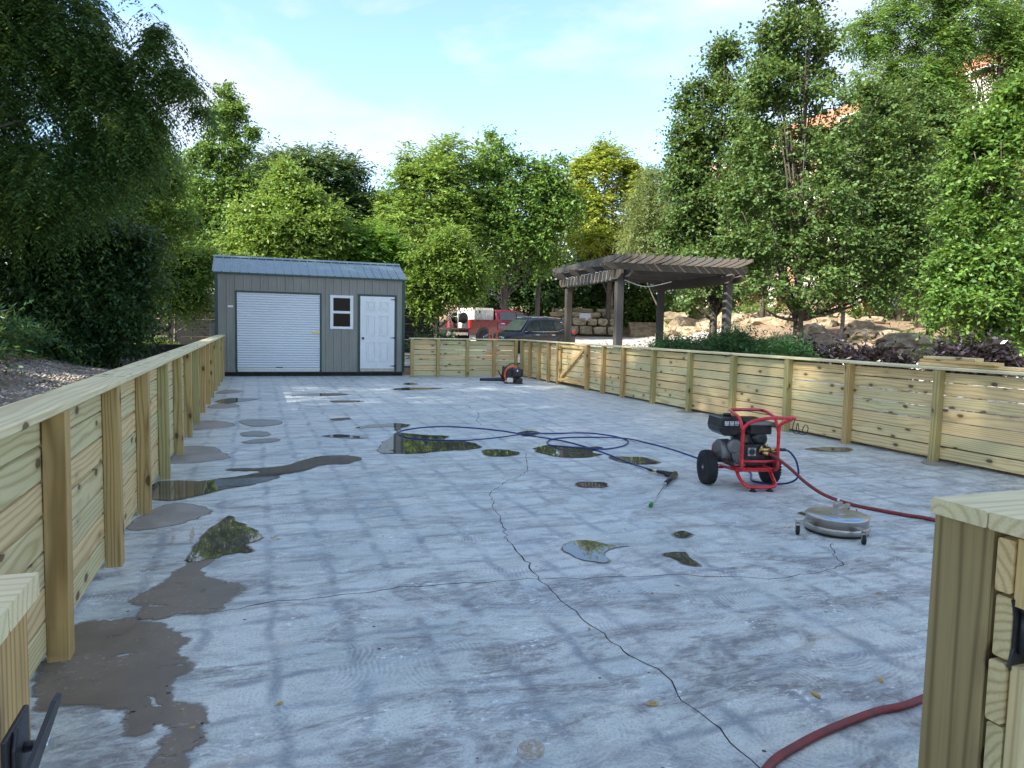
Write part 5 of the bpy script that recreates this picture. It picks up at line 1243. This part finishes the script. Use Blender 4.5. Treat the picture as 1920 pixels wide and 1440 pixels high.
def cabp(x, t, s=1):
    """point on the cabin side at height fraction t"""
    zb, zr, wb, wr = 1.0, 1.64, .88, .665
    return (x, s*(wb*(1-t)+wr*t), zb+(zr-zb)*t)
for s in (1, -1):
    for nm, x0, x1, t1a, t1b in (('front_window', .08, .92, .28, .28), ('rear_window', -.86, .02, .28, .28), ('quarter_window', -1.62, -.92, .28, .28)):
        if nm == 'front_window': pts = [cabp(.92, .10, s), cabp(.52, .80, s), cabp(.08, .84, s), cabp(.06, .10, s)]
        elif nm == 'rear_window': pts = [cabp(.0, .10, s), cabp(.02, .84, s), cabp(-.80, .80, s), cabp(-.86, .12, s)]
        else: pts = [cabp(-.92, .14, s), cabp(-.86, .80, s), cabp(-1.35, .70, s), cabp(-1.72, .34, s)]
        if s > 0: pts = pts[::-1]
        w_ = quad_panel('side_window', sv, pts, M['car_glass'], (0, s*.012, 0), .012)
    MB().tube([cabp(1.0, .03, s), cabp(0, .02, s), cabp(-.92, .05, s), cabp(-1.80, .33, s), cabp(-1.35, .78, s)], .014, 5).build('chrome_strip', M['chrome'], sv, (0, s*.022, 0))
    for x in (-.72, .28): MB().box((x-.11, s*.932-.012, .855), (x+.11, s*.932+.022, .885)).build('door_handle', M['chrome'], sv)
    mm = MB(); mm.box((.72, s*.95-.03, .98), (.90, s*.95+.13*s if s > 0 else s*.95+.03, 1.12)); mm.build('mirror', M['black_plastic'], sv, bevel=.02)
    for x in (-1.42, 1.38):
        MB().lathe([(.43, -.02), (.43, .02)], 28, RX90).build('wheel_arch', M['black_plastic'], sv, (x, s*.925, .40))
        wheel(sv, x, s*.86, .36, .22, M['alu'])
    mm = MB(); mm.box((1.98, s*.62-.16, .66), (2.24, s*.62+.16, .76)); mm.build('headlight', M['lamp_clear'], sv, bevel=.03)
    mm = MB(); mm.box((-2.27, s*.70-.14, .92), (-2.10, s*.70+.14, 1.08)); mm.build('tail_light', M['lamp_red'], sv, bevel=.03)
    MB().tube([(-1.5, s*.56, 1.69), (-.5, s*.58, 1.735), (.35, s*.56, 1.69)], .02, 6).build('roof_rail', M['chrome'], sv)
quad_panel('windshield', sv, [(1.10, -.70, 1.03), (1.10, .70, 1.03), (.55, .56, 1.55), (.55, -.56, 1.55)], M['car_glass'], (.03, 0, .02), .012)
quad_panel('rear_screen', sv, [(-2.17, .66, 1.12), (-2.17, -.66, 1.12), (-1.97, -.52, 1.44), (-1.97, .52, 1.44)], M['car_glass'], (-.02, 0, .01), .01)

# pickup: nose along +X
pt_, pn_ = at(858, 640, 38.5), at(1006, 640, 42.2)
hd2 = math.atan2(pn_[1]-pt_[1], pn_[0]-pt_[0]); u_ = (pn_-pt_)/np.linalg.norm((pn_-pt_)[:2]); mid2 = pt_+u_*2.95
pk = tag(empty('pickup_truck', (mid2[0], mid2[1], th(mid2[0], mid2[1])+.06), hd2), 'dark red crew cab pickup with its tailgate down and a loaded bed', 'pickup')
PH = 1.0
def psec(zb, zt, w): return [(w*.90, zb), (w, zb+.10), (w, zt-.10), (w*.96, zt)]
# bed sides and floor as an open box, then cab and hood
for s in (1, -1): MB().box((-2.92, s*.98-.045, .62), (-1.02, s*.98+.045, 1.38), ).build('bed_side', M['pickup_red'], pk, bevel=.03)
MB().box((-2.92, -.93, .62), (-1.02, .93, .86)).build('bed_floor', M['grille'], pk)
tg = MB().box((-3.55, -.92, .84), (-2.95, .92, .91)).build('tailgate', M['pickup_red'], pk, bevel=.015)
loft([(-.99, psec(.55, 1.36, PH)), (1.1, psec(.52, 1.34, PH)), (2.2, psec(.55, 1.28, PH*.99)), (2.75, psec(.6, 1.20, PH*.92)), (2.90, psec(.66, 1.08, PH*.80))], pk, 'body', M['pickup_red'], .05)
loft([((-1.0, -.98, -.95, -.90), cab(1.34, 1.95, .93, .74)), ((-.2,)*4, cab(1.34, 1.99, .95, .76)), ((.6,)*4, cab(1.34, 1.97, .95, .76)), ((1.62, 1.25, .95, .78), cab(1.32, 1.90, .92, .72))], pk, 'cab', M['pickup_red'], .04)
def pcab(x, t, s): return (x, s*(.955*(1-t)+.755*t), 1.35+.58*t)
for s in (1, -1):
    for pts in ([pcab(.42, .08, s), pcab(.40, .84, s), pcab(-.72, .80, s), pcab(-.78, .08, s)][::-1 if s < 0 else 1], [pcab(1.36, .08, s), pcab(.92, .80, s), pcab(.50, .84, s), pcab(.50, .08, s)][::-1 if s < 0 else 1]):
        if s > 0: pts = pts
        quad_panel('side_window', pk, pts[::-1], M['car_glass'], (0, s*.014, 0), .012)
    for x in (-.62, .45): MB().box((x-.12, s*1.0-.01, 1.18), (x+.12, s*1.0+.03, 1.215)).build('door_handle', M['chrome'], pk)
    for x in (-1.95, 1.85):
        MB().lathe([(.50, -.02), (.50, .02)], 28, RX90).build('wheel_arch', M['black_plastic'], pk, (x, s*1.018, .48))
        wheel(pk, x, s*.93, .41, .27, M['chrome'])
    MB().box((-2.945, s*.98-.09, .92), (-2.83, s*.98+.055, 1.33)).build('tail_light', M['lamp_red'], pk, bevel=.02)
    MB().box((1.15, s*1.08-.12, 1.36), (1.32, s*1.08+.12, 1.60)).build('mirror', M['black_plastic'], pk, bevel=.03)
    MB().box((2.55, s*.74-.14, 1.0), (2.86, s*.74+.14, 1.14)).build('headlight', M['lamp_clear'], pk, bevel=.03)
quad_panel('rear_screen', pk, [(-.975, .72, 1.42), (-.975, -.72, 1.42), (-.935, -.62, 1.84), (-.935, .62, 1.84)], M['car_glass'], (-.03, 0, 0), .012)
quad_panel('windshield', pk, [(1.60, -.80, 1.38), (1.60, .80, 1.38), (.90, .62, 1.86), (.90, -.62, 1.86)], M['car_glass'], (.03, 0, .02), .012)
MB().box((-3.05, -.95, .52), (-2.93, .95, .70)).build('rear_bumper', M['chrome'], pk, bevel=.03)
# load in the bed (things of their own)
def on_truck(name, label, cat, m, mat, bevel=0.0):
    o = m.build(name, mat, None, bevel=bevel); o.location = pk.location; o.rotation_euler = (0, 0, hd2); return tag(o, label, cat)
m = MB(); m.box((-2.45, -.72, .865), (-1.08, .72, 2.02))
for k in range(9):
    m.box((-2.40+k*.155, -.745, .93), (-2.40+k*.155+.07, -.7205, 1.98))
on_truck('water_tank', 'ribbed dirty white water tank standing in the pickup bed', 'tank', m, M['tank_white'], .02)
m = MB(); m.box((-3.38, -.60, .92), (-3.33, -.55, 2.02)); m.box((-3.38, .2, .92), (-3.33, .25, 2.02)); m.box((-3.38, -.60, 1.98), (-2.5, -.55, 2.02)); m.box((-3.38, .2, 1.98), (-2.5, .25, 2.02)); m.box((-3.38, -.55, 1.5), (-3.33, .2, 1.54))
on_truck('hose_rack', 'pale metal rack standing on the lowered pickup tailgate', 'rack', m, M['tank_white'])
m = MB(); m.lathe([(.10, -.35), (.10, .35)], 18, T(-2.95, -.15, 1.55) @ RX90)
for sy in (-.36, .36): m.lathe([(.30, -.015), (.30, .015)], 22, T(-2.95, -.15+sy, 1.45) @ RX90)
m.lathe([(.25, -.33), (.25, .33)], 22, T(-2.95, -.15, 1.45) @ RX90)
m.tube([(-2.95, -.45, 1.2), (-2.95, -.45, .93)], .025, 6); m.tube([(-2.95, .15, 1.2), (-2.95, .15, .93)], .025, 6)
on_truck('hose_reel', 'dark hose reel behind the tank at the pickup tailgate', 'hose reel', m, M['black_plastic'])
# traffic cones
cb = MB(); cb.box((-.18, -.18, 0), (.18, .18, .03)); cb.lathe([(.135, .03), (.09, .32), (.045, .70), (.05, .705), (.05, .74), (.03, .78), (.03, .95), (.05, 1.02), (.03, 1.07)], 16)
cme_ = cb.mesh('traffic_cone', M['orange'])
band = MB().lathe([(.098, .30), (.078, .44)], 16).mesh('reflective_band', M['white_metal'])
for i, (x, d, lab) in enumerate(((806, 31.0, 'left one of the orange traffic cones before the SUV nose'), (829, 31.4, 'right one of the orange traffic cones before the SUV nose'), (818, 30.2, 'orange traffic cone between the other two, nearest the fence'))):
    p = at(x if i != 1 else 930-0, 640, d)
    p = at((917, 931, 923)[i], 640, d); z = th(p[0], p[1])+.05
    o = inst('traffic_cone', cme_, None, (p[0], p[1], z), (0, 0, .3*i), (1, 1, (1.0, 1.02, .86)[i])); tag(o, lab, 'traffic cone', 'orange traffic cones by the SUV')
    inst('reflective_band', band, o)
dp = (5.35, 23.3, th(5.35, 23.3)); 
o = MB().lathe([(.26, 0), (.27, .04), (.22, .05), (.20, .30), (.205, .34), (.175, .36), (.16, .62), (.165, .66), (.12, .70), (.10, .95)], 20).build('safety_drum', M['orange']); o.location = dp
tag(o, 'orange safety barrel showing through the gaps of the far fence', 'barrel')

# ------------------------------------------------------------------ pressure washer
WA = (4.497, 5.775, 0.0); WRZ = math.atan2(-.208, .978)
pw = tag(empty('pressure_washer', WA, WRZ), 'red framed pressure washer with black engine and two fat tyres', 'pressure washer')
# local axes: x along the axle to the right, -y towards the front feet
TR = .0165
def frame_tube(name, pts, r=TR, n=8, closed=False): 
    return MB().tube(spline(pts, 6, closed), r, 10, closed=closed).build(name, M['red_paint'], pw)
xl, xr = -.105, .255; fy = -.30
side_l = [(xl, .16, .155), (xl, -.10, .17), (xl, -.24, .185), (xl, fy-.005, .225), (xl, fy, .32), (xl, fy, .52), (xl, fy, .585), (xl+.02, fy-.015, .625), (xl+.06, fy-.05, .665), (xl+.12, fy-.10, .695), (xl+.20, fy-.135, .712), (xr-.02, fy-.14, .712), (xr+.07, fy-.13, .712), (xr+.085, fy-.105, .705), (xr+.06, fy-.06, .68), (xr+.005, fy-.01, .63), (xr, fy, .58), (xr, fy, .50), (xr, fy, .32), (xr, fy-.005, .225), (xr, -.24, .185), (xr, -.10, .17), (xr, .16, .155)]
frame_tube('frame_tube', side_l)
frame_tube('top_hoop', [(xl, fy+.005, .56), (xl, fy+.045, .63), (xl-.005, -.20, .690), (xl-.005, -.06, .722), (xl+.02, .02, .732), (xl+.06, .04, .735), (xr-.06, .04, .735), (xr-.02, .02, .732), (xr, -.06, .722), (xr, -.20, .690), (xr, fy+.045, .63), (xr, fy+.005, .56)], .0155)
frame_tube('rear_hoop', [(xl-.05, .17, .155), (xl-.07, .185, .25), (xl-.07, .185, .36), (xl-.02, .16, .40)], .0155)
frame_tube('foot_loop', [(xl+.01, -.17, .175), (xl+.01, -.24, .115), (xl+.03, -.335, .055), (xl+.085, -.35, .042), (xr-.085, -.35, .042), (xr-.03, -.335, .06), (xr-.01, -.24, .115), (xr-.01, -.17, .175)], .0165)
MB().tube([(xl, fy+.005, .278), (xr, fy+.005, .278)], .0125, 8).build('cross_bar', M['red_paint'], pw)
MB().box((xl-.0, -.235, .185), (xr+.0, .15, .20)).box((xl, -.235, .165), (xr, -.22, .185)).build('base_plate', M['red_paint'], pw, bevel=.003)
MB().tube([(-.27, 0, .165), (.33, 0, .165)], .012, 8).build('axle', M['red_paint'], pw)
for x in (xl+.10, xr-.09): MB().lathe([(.034, 0), (.036, .006), (.02, .016), (.014, .032)], 14).build('rubber_foot', M['rubber'], pw, (x, -.35, .001))
def pw_wheel(x):
    r, w = .168, .098
    e = empty('wheel'); e.parent = pw; e.location = (x, 0, r)
    m = MB(); m.lathe([(.088, -w*.42), (.105, -w*.47), (.145, -w*.48), (.160, -w*.38), (r, -w*.22), (r+.001, 0), (r, w*.22), (.160, w*.38), (.145, w*.48), (.105, w*.47), (.088, w*.42)], 40, RY90); m.build('tyre', M['rubber'], e)
    t_ = MB()
    for k in range(36):
        a_ = k*2*math.pi/36
        for j, xx in enumerate((-.036, -.018, 0, .018, .036)):
            a2 = a_+(.5 if j % 2 else 0)*2*math.pi/36; rr = r-.002-.006*(abs(xx)/.036)**2
            t_.box((xx-.007, -.009, rr-.004), (xx+.007, .009, rr+.006), Matrix.Rotation(a2, 4, 'X'))
    tt_ = t_.build('tread', M['rubber'], e); tt_['kind'] = 'stuff'
    m = MB(); m.lathe([(.087, -.030), (.087, .030)], 28, RY90); m.lathe([(.034, -.046), (.034, .046)], 18, RY90); m.lathe([(.083, -.036), (.070, -.0361), (.070, -.030)], 28, RY90); m.build('rim', M['black_plastic'], e)
    MB().lathe([(.012, -.052), (.012, .052)], 10, RY90).build('hub_nut', M['zinc'], e)
    return e
pw_wheel(-.315); pw_wheel(.335)
# engine
eng = MB()
eng.lathe([(.10, -.13), (.115, -.12), (.118, -.02), (.105, .0), (.09, .015)], 28, T(-.10, -.02, .335) @ RY90 @ Matrix.Rotation(R(0), 4, 'Z'))
eng.box((-.10, -.14, .205), (.08, .11, .42))
eng.lathe([(.105, 0), (.108, .012), (.09, .03), (.05, .036)], 26, T(-.03, -.14, .325) @ RX90)
eng.lathe([(.07, .0), (.072, .04), (.05, .055)], 22, T(-.115, -.125, .40) @ RX90)
for k in range(8):
    a_ = k*math.pi/4; eng.lathe([(.011, 0), (.011, .016)], 8, T(-.03+.094*math.cos(a_), -.165, .325+.094*math.sin(a_)) @ RX90)
eng.box((-.02, -.11, .42), (.05, .08, .50))
for k in range(7): eng.box((-.05, -.13, .42+k*.014), (.08, .10, .426+k*.014))
eng.build('engine_block', M['alu'], pw, bevel=.004)
MB().lathe([(.03, 0), (.034, .015), (.02, .03)], 14, T(-.205, -.09, .275) @ RX90).lathe([(.014, 0), (.014, .02)], 10, T(-.16, -.14, .26) @ RX90).build('oil_cap', M['black_plastic'], pw)
tk = MB()
pr_t = [(-.245, .53), (-.26, .575), (-.245, .665), (-.235, .675), (-.05, .675), (-.03, .66), (-.03, .575), (-.05, .525), (-.09, .495), (-.20, .495)]
tk.prism(pr_t, .12, -.18, RX90)
tk.build('fuel_tank', M['black_plastic'], pw, bevel=.012)
MB().box((-.275, -.19, .578), (-.02, .13, .586)).build('tank_seam', M['black_plastic'], pw, (0, 0, 0), bevel=.003)
MB().lathe([(.036, 0), (.04, .008), (.038, .024), (.01, .026)], 20).build('fuel_cap', M['black_plastic'], pw, (-.12, .03, .676))
dc = MB()    # illegible three part white marking
mr = random.Random(4)
for g0 in (-.236, -.184, -.132):
    for k in range(3):
        x0 = g0+k*.0145
        dc.box((x0, -.1825, .605), (x0+.0035, -.1812, .648)); dc.box((x0+.0035, -.1825, .605 if k % 2 else .640), (x0+.0105, -.1812, .613 if k % 2 else .648))
        dc.box((x0+.0085, -.1825, .605 if mr.random() < .5 else .622), (x0+.0115, -.1812, .648)); dc.box((x0+.0035, -.1825, .624), (x0+.009, -.1812, .630))
dc.build('white_marking', M['white_metal'], pw)
mf = MB(); mf.box((.02, -.19, .52), (.245, .07, .615))
mf.build('muffler', M['black_plastic'], pw, bevel=.012)
mg = MB()
for k in range(9):
    for j in range(3): mg.box((.04+k*.022, -.1945, .535+j*.022), (.053+k*.022, -.1908, .549+j*.022))
mg.build('muffler_grille', M['grille'], pw)
MB().box((.0, -.22, .612), (.27, -.05, .640)).build('heat_shield', M['alu'], pw, bevel=.006)
MB().box((-.03, -.12, .615), (.20, .10, .665)).build('air_cleaner', M['black_plastic'], pw, bevel=.015)
lab_ = MB().box((xl+.03, -.20, .688), (xr-.03, .005, .692)).build('label_plate', M['red_paint'], pw, rot=(R(-12), 0, 0), loc=(0, -.01, .035))
lw = MB()
for k in range(5):
    for j in range(3): lw.box((xl+.045+k*.052, -.175+j*.05, .6925), (xl+.085+k*.052, -.145+j*.05, .6935))
lw.build('label_print', M['white_metal'], pw, rot=(R(-12), 0, 0), loc=(0, -.01, .035))
# recoil starter, pump, fittings
MB().lathe([(.075, 0), (.082, .02), (.07, .05), (.03, .06)], 22, T(.135, -.13, .475) @ RX90).build('cover', M['black_plastic'], pw)
MB().box((.075, -.10, .40), (.215, .08, .53)).build('cylinder_shroud', M['black_plastic'], pw, bevel=.012)
pm = MB(); pm.box((-.05, -.235, .285), (.16, -.10, .43)); pm.box((.10, -.25, .33), (.21, -.15, .41)); pm.box((.02, -.16, .205), (.19, -.06, .29)); pm.build('pump', M['black_plastic'], pw, bevel=.01)
pp = MB(); pp.box((-.025, -.252, .320), (.060, -.2355, .403)); pp.build('pump_plate', M['alu'], pw, bevel=.004)
MB().lathe([(.027, 0), (.027, .004)], 20, T(.0175, -.252, .3615) @ RX90).build('pump_bore', M['black_plastic'], pw)
for x in (-.013, .048):
    for z in (.332, .391): MB().lathe([(.007, 0), (.007, .005)], 8, T(x, -.252, z) @ RX90).build('bolt', M['zinc'], pw)
br = MB(); br.tube([(.10, -.26, .385), (.20, -.265, .385)], .016, 10); br.tube([(.20, -.265, .385), (.245, -.27, .388)], .02, 8); br.tube([(.12, -.25, .355), (.165, -.29, .350)], .019, 10); br.tube([(.09, -.25, .36), (.12, -.25, .42)], .012, 8); br.tube([(.165, -.25, .41), (.165, -.25, .435)], .014, 8)
br.build('brass_fitting', M['brass'], pw)
MB().box((.105, -.275, .405), (.165, -.262, .425)).build('tag_plate', M['white_metal'], pw, rot=(0, R(12), 0))
MB().tube(spline([(.0, -.18, .56), (-.02, -.26, .50), (.01, -.28, .44), (.06, -.2, .42)], 6), .005, 6).build('ignition_lead', M['black_plastic'], pw)
o = MB().tube(spline([(.345, -.42, .700), (.335, -.40, .62), (.35, -.40, .57), (.40, -.40, .565), (.385, -.40, .66), (.37, -.41, .60), (.42, -.41, .555), (.47, -.41, .565), (.485, -.41, .62), (.455, -.41, .645), (.43, -.41, .60), (.44, -.41, .57)], 7), .0042, 6).build('loose_cable', M['black_plastic'], pw)

def wpt(x, y, z):
    c_, s_ = math.cos(WRZ), math.sin(WRZ); return (WA[0]+x*c_-y*s_, WA[1]+x*s_+y*c_, z)
# ------------------------------------------------------------------ hoses
def hose_path(px, r, z=None): return [tuple(gnd(x, y)[:2])+(r+(0 if z is None else z),) for x, y in px]
bp_ = [(1214, 884), (1180, 869), (1120, 846), (1060, 829), (1000, 819), (940, 809), (880, 803), (830, 801), (790, 803), (757, 808), (747, 814), (765, 822), (810, 826), (870, 827), (930, 825), (990, 817), (1040, 814), (1100, 813), (1150, 819), (1176, 827), (1172, 836), (1140, 843), (1100, 845), (1060, 842), (1032, 836), (1027, 829), (1045, 823), (1100, 821), (1170, 826), (1210, 831), (1260, 844), (1310, 861), (1365, 878), (1405, 886)]
hp = hose_path(bp_, .010)
over = {12: .0, 13: .01, 14: .02, 15: .02}
hp = [(p[0], p[1], p[2]+(.020 if i in (14, 15, 22, 23, 28) else 0)) for i, p in enumerate(hp)]
hp[0] = (hp[0][0], hp[0][1], .03)
hp += [wpt(.20, .05, .012), wpt(.42, -.10, .014), wpt(.50, -.24, .10), wpt(.47, -.28, .25), wpt(.40, -.28, .355), wpt(.33, -.27, .388), wpt(.245, -.27, .388)]
bh = MB().tube(spline(hp, 7), .0095, 8).build('pressure_hose', M['hose_blue']); tag(bh, 'thin dark blue hose lying in two loops on the slab', 'hose')
MB().tube([wpt(.245, -.27, .388), wpt(.345, -.272, .385)], .0155, 8).build('hose_sleeve', M['black_plastic'], bh)
rp_ = [wpt(.165, -.29, .35), wpt(.20, -.34, .335)]+[tuple(gnd(x, y, z)) for x, y, z in ((1480, 877, .245), (1511, 905, .13), (1548, 929, .05), (1598, 946, .0155), (1640, 955, .0155), (1700, 966, .0155), (1752, 975, .0155))]
rp_ += [(5.25, 3.55, .014), (4.75, 2.9, .014), (4.0, 2.5, .014), (3.2, 2.2, .014)]+hose_path([(1722, 1319), (1640, 1341), (1560, 1372), (1500, 1402), (1440, 1445)], .014)+[(1.42, 1.70, .014), (1.22, 1.45, .014), (1.1, 1.0, .014), (1.0, .4, .014)]
rh = MB().tube(spline(rp_, 8), .0155, 10).build('water_hose', M['hose_red']); tag(rh, 'thick dull red water hose running from the pressure washer to the right post', 'hose')

# spray gun
gp = gnd(1246, 900); g1 = gnd(1266, 896); g2 = gnd(1248, 912); g3 = gnd(1220, 951); g0 = gnd(1232, 889)
sg = tag(empty('spray_gun', (g1[0], g1[1], 0)), 'black pressure washer gun with a short steel lance and green tip', 'spray gun')
def rel(p, z): return (p[0]-g1[0], p[1]-g1[1], z)
def lerp(a_, b__, t): return a_*(1-t)+b__*t
MB().tube([rel(lerp(g0, g1, .0), .028), rel(lerp(g0, g1, .30), .030), rel(lerp(g0, g1, .75), .032), rel(g1, .034)], [.017, .022, .024, .028], 10).build('handle', M['black_plastic'], sg)
MB().tube([rel(lerp(g0, g1, .35)+np.array([-.02, -.06, 0]), .02), rel(lerp(g0, g1, .85)+np.array([-.01, -.03, 0]), .022)], .013, 8).build('trigger', M['black_plastic'], sg)
MB().tube([rel(g1+np.array([.03, .05, 0]), .036), rel(g1, .036), rel(lerp(g1, g2, .5), .034), rel(g2, .032)], [.026, .03, .024, .021], 10).build('barrel', M['black_plastic'], sg)
MB().tube([rel(g2, .032), rel(lerp(g2, g3, .07), .031)], .014, 10).build('collar', M['zinc'], sg)
MB().tube([rel(lerp(g2, g3, .05), .031), rel(lerp(g2, g3, .95), .018)], .0065, 8).build('lance', M['steel'], sg)
MB().tube([rel(lerp(g2, g3, .94), .019), rel(lerp(g2, g3, 1.02), .018)], .0165, 10).build('nozzle_tip', M['green_tip'], sg)
MB().tube([rel(lerp(g0, g1, -.28), .026), rel(lerp(g0, g1, .0), .028)], .012, 8).build('brass_connector', M['brass'], sg)
MB().tube([rel(gnd(1214, 884), .026), rel(lerp(g0, g1, -.28), .026)], .0145, 8).build('hose_sleeve', M['black_plastic'], sg)

# ------------------------------------------------------------------ surface cleaner
cc = np.array([4.17, 4.15]); 
sc = tag(empty('surface_cleaner', (cc[0], cc[1], 0)), 'round stainless surface cleaner disc on small caster wheels', 'surface cleaner')
RC = .225
MB().lathe([(RC+.004, .022), (RC+.008, .05), (RC+.010, .058), (RC, .066)], 48).build('lower_rim', M['steel'], sc)
MB().lathe([(RC-.004, .066), (RC-.004, .118), (RC, .121), (RC+.003, .128), (RC-.004, .134), (.10, .137), (.03, .138)], 48).build('housing', M['steel'], sc)
MB().lathe([(RC-.002, .006), (RC+.003, .022)], 48).build('brush_skirt', M['rubber'], sc)
# coloured band sticker on the top disc
st_ = MB(); seg = 18
for (r0_, r1_, nm, mt) in ((.168, .212, 'blue_band', None),):
    vs = []
    for i in range(seg+1):
        a_ = R(196)+R(92)*i/seg; vs += [(r0_*math.cos(a_), r0_*math.sin(a_), .1375), (r1_*math.cos(a_), r1_*math.sin(a_), .1352)]
    st_.add(vs, [(2*i, 2*i+1, 2*i+3, 2*i+2) for i in range(seg)])
M['sky_print'] = mat_plain('light blue print', (.18, .46, .78), .35, 0, .15, 12)
st_.build('blue_band', M['sky_print'], sc)
hub_ = MB(); hub_.lathe([(.052, .138), (.052, .144), (.04, .146)], 24); hub_.box((-.030, -.030, .145), (.030, .030, .185)); hub_.lathe([(.032, .185), (.032, .19), (.026, .194)], 18); hub_.box((-.034, -.022, .192), (.034, .022, .228)); hub_.lathe([(.016, -.044), (.016, .044)], 12, T(0, 0, .212) @ RY90)
hub_.build('swivel', M['brass'] if False else M['steel'], sc, rot=(0, 0, .3), bevel=.003)
MB().tube([(.0, .0, .222), (.012, .006, .262)], .0105, 10).build('pipe_stub', M['zinc'], sc)
def caster(px, py, ang):
    p = gnd(px, py); d = np.array([p[0]-cc[0], p[1]-cc[1]]); e = empty('caster'); e.parent = sc; e.location = (d[0], d[1], 0); e.rotation_euler = (0, 0, math.atan2(d[1], d[0])+ang)
    L = np.hypot(*d); u = d/L
    m = MB(); m.tube([(0, -.011, .034), (0, .011, .034)], .033, 18); m.build('wheel', M['rubber'], e)
    m = MB(); m.box((-.012, -.017, .03), (.012, -.013, .082)); m.box((-.012, .013, .03), (.012, .017, .082)); m.box((-.016, -.017, .082), (.016, .017, .088)); m.tube([(0, -.018, .034), (0, .018, .034)], .006, 8); m.tube([(0, 0, .088), (0, 0, .108)], .013, 10); m.build('fork', M['steel'], e)
    a_ = MB(); q = math.atan2(u[1], u[0]); a_.box((RC-.03, -.022, .098), (L+.018, .022, .102), Matrix.Rotation(q, 4, 'Z')); a_.build('bracket', M['steel'], sc)
caster(1495, 1002, R(60)); caster(1619, 1021, R(-20)); 
pth = gnd(1600, 960); 
caster(1588, 968, R(30))

# ------------------------------------------------------------------ backpack blower
bl0 = gnd(962, 719); bo = tag(empty('backpack_blower', (bl0[0], bl0[1], 0), R(-18)), 'black and orange backpack leaf blower standing by the far fence', 'leaf blower')
MB().box((-.24, -.10, .0), (.26, .14, .035)).build('base_frame', M['black_plastic'], bo, bevel=.012)
MB().lathe([(.215, -.07), (.23, -.05), (.23, .05), (.215, .07)], 28, T(-.03, .05, .235) @ RX90).build('fan_housing', M['orange'], bo)
MB().lathe([(.19, -.03), (.20, 0), (.17, .03)], 26, T(-.01, -.02, .235) @ RX90).build('fan_cover', M['black_plastic'], bo)
MB().box((-.03, -.24, .18), (.25, -.03, .42)).build('engine_cover', M['black_plastic'], bo, bevel=.05)
MB().box((.085, -.246, .335), (.12, -.2405, .385)).build('white_mark', M['white_metal'], bo)
MB().box((-.17, -.17, .035), (-.0, .02, .16)).build('fuel_tank', M['tank_white'], bo, bevel=.03)
MB().lathe([(.05, 0), (.052, .01), (.03, .03)], 14, T(.12, -.16, .11) @ RX90).lathe([(.06, 0), (.06, .08)], 14, T(.19, -.10, .10) @ RX90).build('air_filter', M['grille'], bo)
MB().box((-.30, .10, .03), (-.22, .17, .46)).build('back_pad', M['black_plastic'], bo, bevel=.03)
MB().tube(spline([(-.25, .05, .05), (-.30, -.02, .20), (-.26, -.04, .36), (-.16, .02, .48)], 6), .022, 8).build('strap', M['black_plastic'], bo)
MB().tube(spline([(-.16, .08, .47), (-.05, .06, .53), (.08, .06, .52), (.14, .06, .46)], 6), .014, 8).build('carry_handle', M['black_plastic'], bo)
MB().tube(spline([(-.22, .06, .08), (-.34, .05, .10), (-.48, .04, .10), (-.62, .04, .095), (-.90, .03, .09)], 5), [.05]*11+[.046]*6+[.043]*4, 14).build('blower_tube', M['black_plastic'], bo)
MB().tube([(-.30, -.02, .14), (-.37, -.05, .27), (-.40, -.06, .33)], [.012, .014, .024], 8).build('throttle_handle', M['black_plastic'], bo)

# ------------------------------------------------------------------ fallen leaves
M['dry_leaf'] = mat_plain('dry yellow leaf', (.46, .30, .07), .6, 0, .3, 60)
lr = random.Random(8)
lpx = [(1530, 1304), (1224, 1322), (1652, 1276), (944, 898), (948, 962), (1300, 1030), (1345, 1070), (1223, 1112), (525, 1320), (360, 1365), (342, 1332), (1270, 1098), (1560, 1020), (1480, 990), (690, 985), (1660, 978), (1375, 1065), (1648, 1112), (1105, 1180), (1640, 890)]
lm = MB(); 
lm.add([(-.03, 0, .002), (-.012, .012, .006), (.012, .011, .008), (.032, 0, .004), (.012, -.011, .003), (-.012, -.012, .003), (-.012, 0, .003), (.012, 0, .003)], [(0, 6, 1), (6, 7, 2, 1), (7, 3, 2), (0, 5, 6), (5, 4, 7, 6), (4, 3, 7)])
lm.tube([(-.03, 0, .003), (-.045, .004, .006)], .001, 4)
lme = lm.mesh('fallen_leaf', M['dry_leaf'])
llab = {0: 'largest yellow leaf on the slab near the entrance post', 1: 'yellow leaf beside the crack in the near slab', 2: 'curled leaf near the right entrance post'}
LEAFL = ['tiny leaf on the upper bend of the long crack', 'tiny leaf left of the long crack at mid slab', 'tiny leaf right of the pale sky reflecting puddle', 'tiny leaf on the cross crack near the dark tailed puddle', 'tiny leaf below the pale sky reflecting puddle', 'tiny leaf right of the near damp patch at the bottom', 'lower of two tiny leaves on the near damp patch', 'upper of two tiny leaves on the near damp patch', 'tiny leaf on the slab just below the cross crack', 'tiny leaf at the crack in front of the surface cleaner', 'tiny leaf left of the surface cleaner caster', 'tiny leaf on the grid lines right of the leaf reflecting puddle', 'tiny leaf beside the red hose near the right post', 'tiny leaf below the dark tailed puddle', 'tiny leaf by the right entrance post at mid height', 'tiny leaf halfway along the lower long crack', 'tiny leaf between the red hose and the right fence']
for i, (x, y) in enumerate(lpx):
    p = gnd(x, y); s = (1.05, .95, .8)[i] if i < 3 else lr.uniform(.35, .65)
    o = inst('fallen_leaf', lme, None, (p[0], p[1], .001), (0, 0, lr.uniform(0, 6.28)), (s, s, s))
    tag(o, llab.get(i) or LEAFL[i-3], 'leaf', 'dry leaves on the slab')
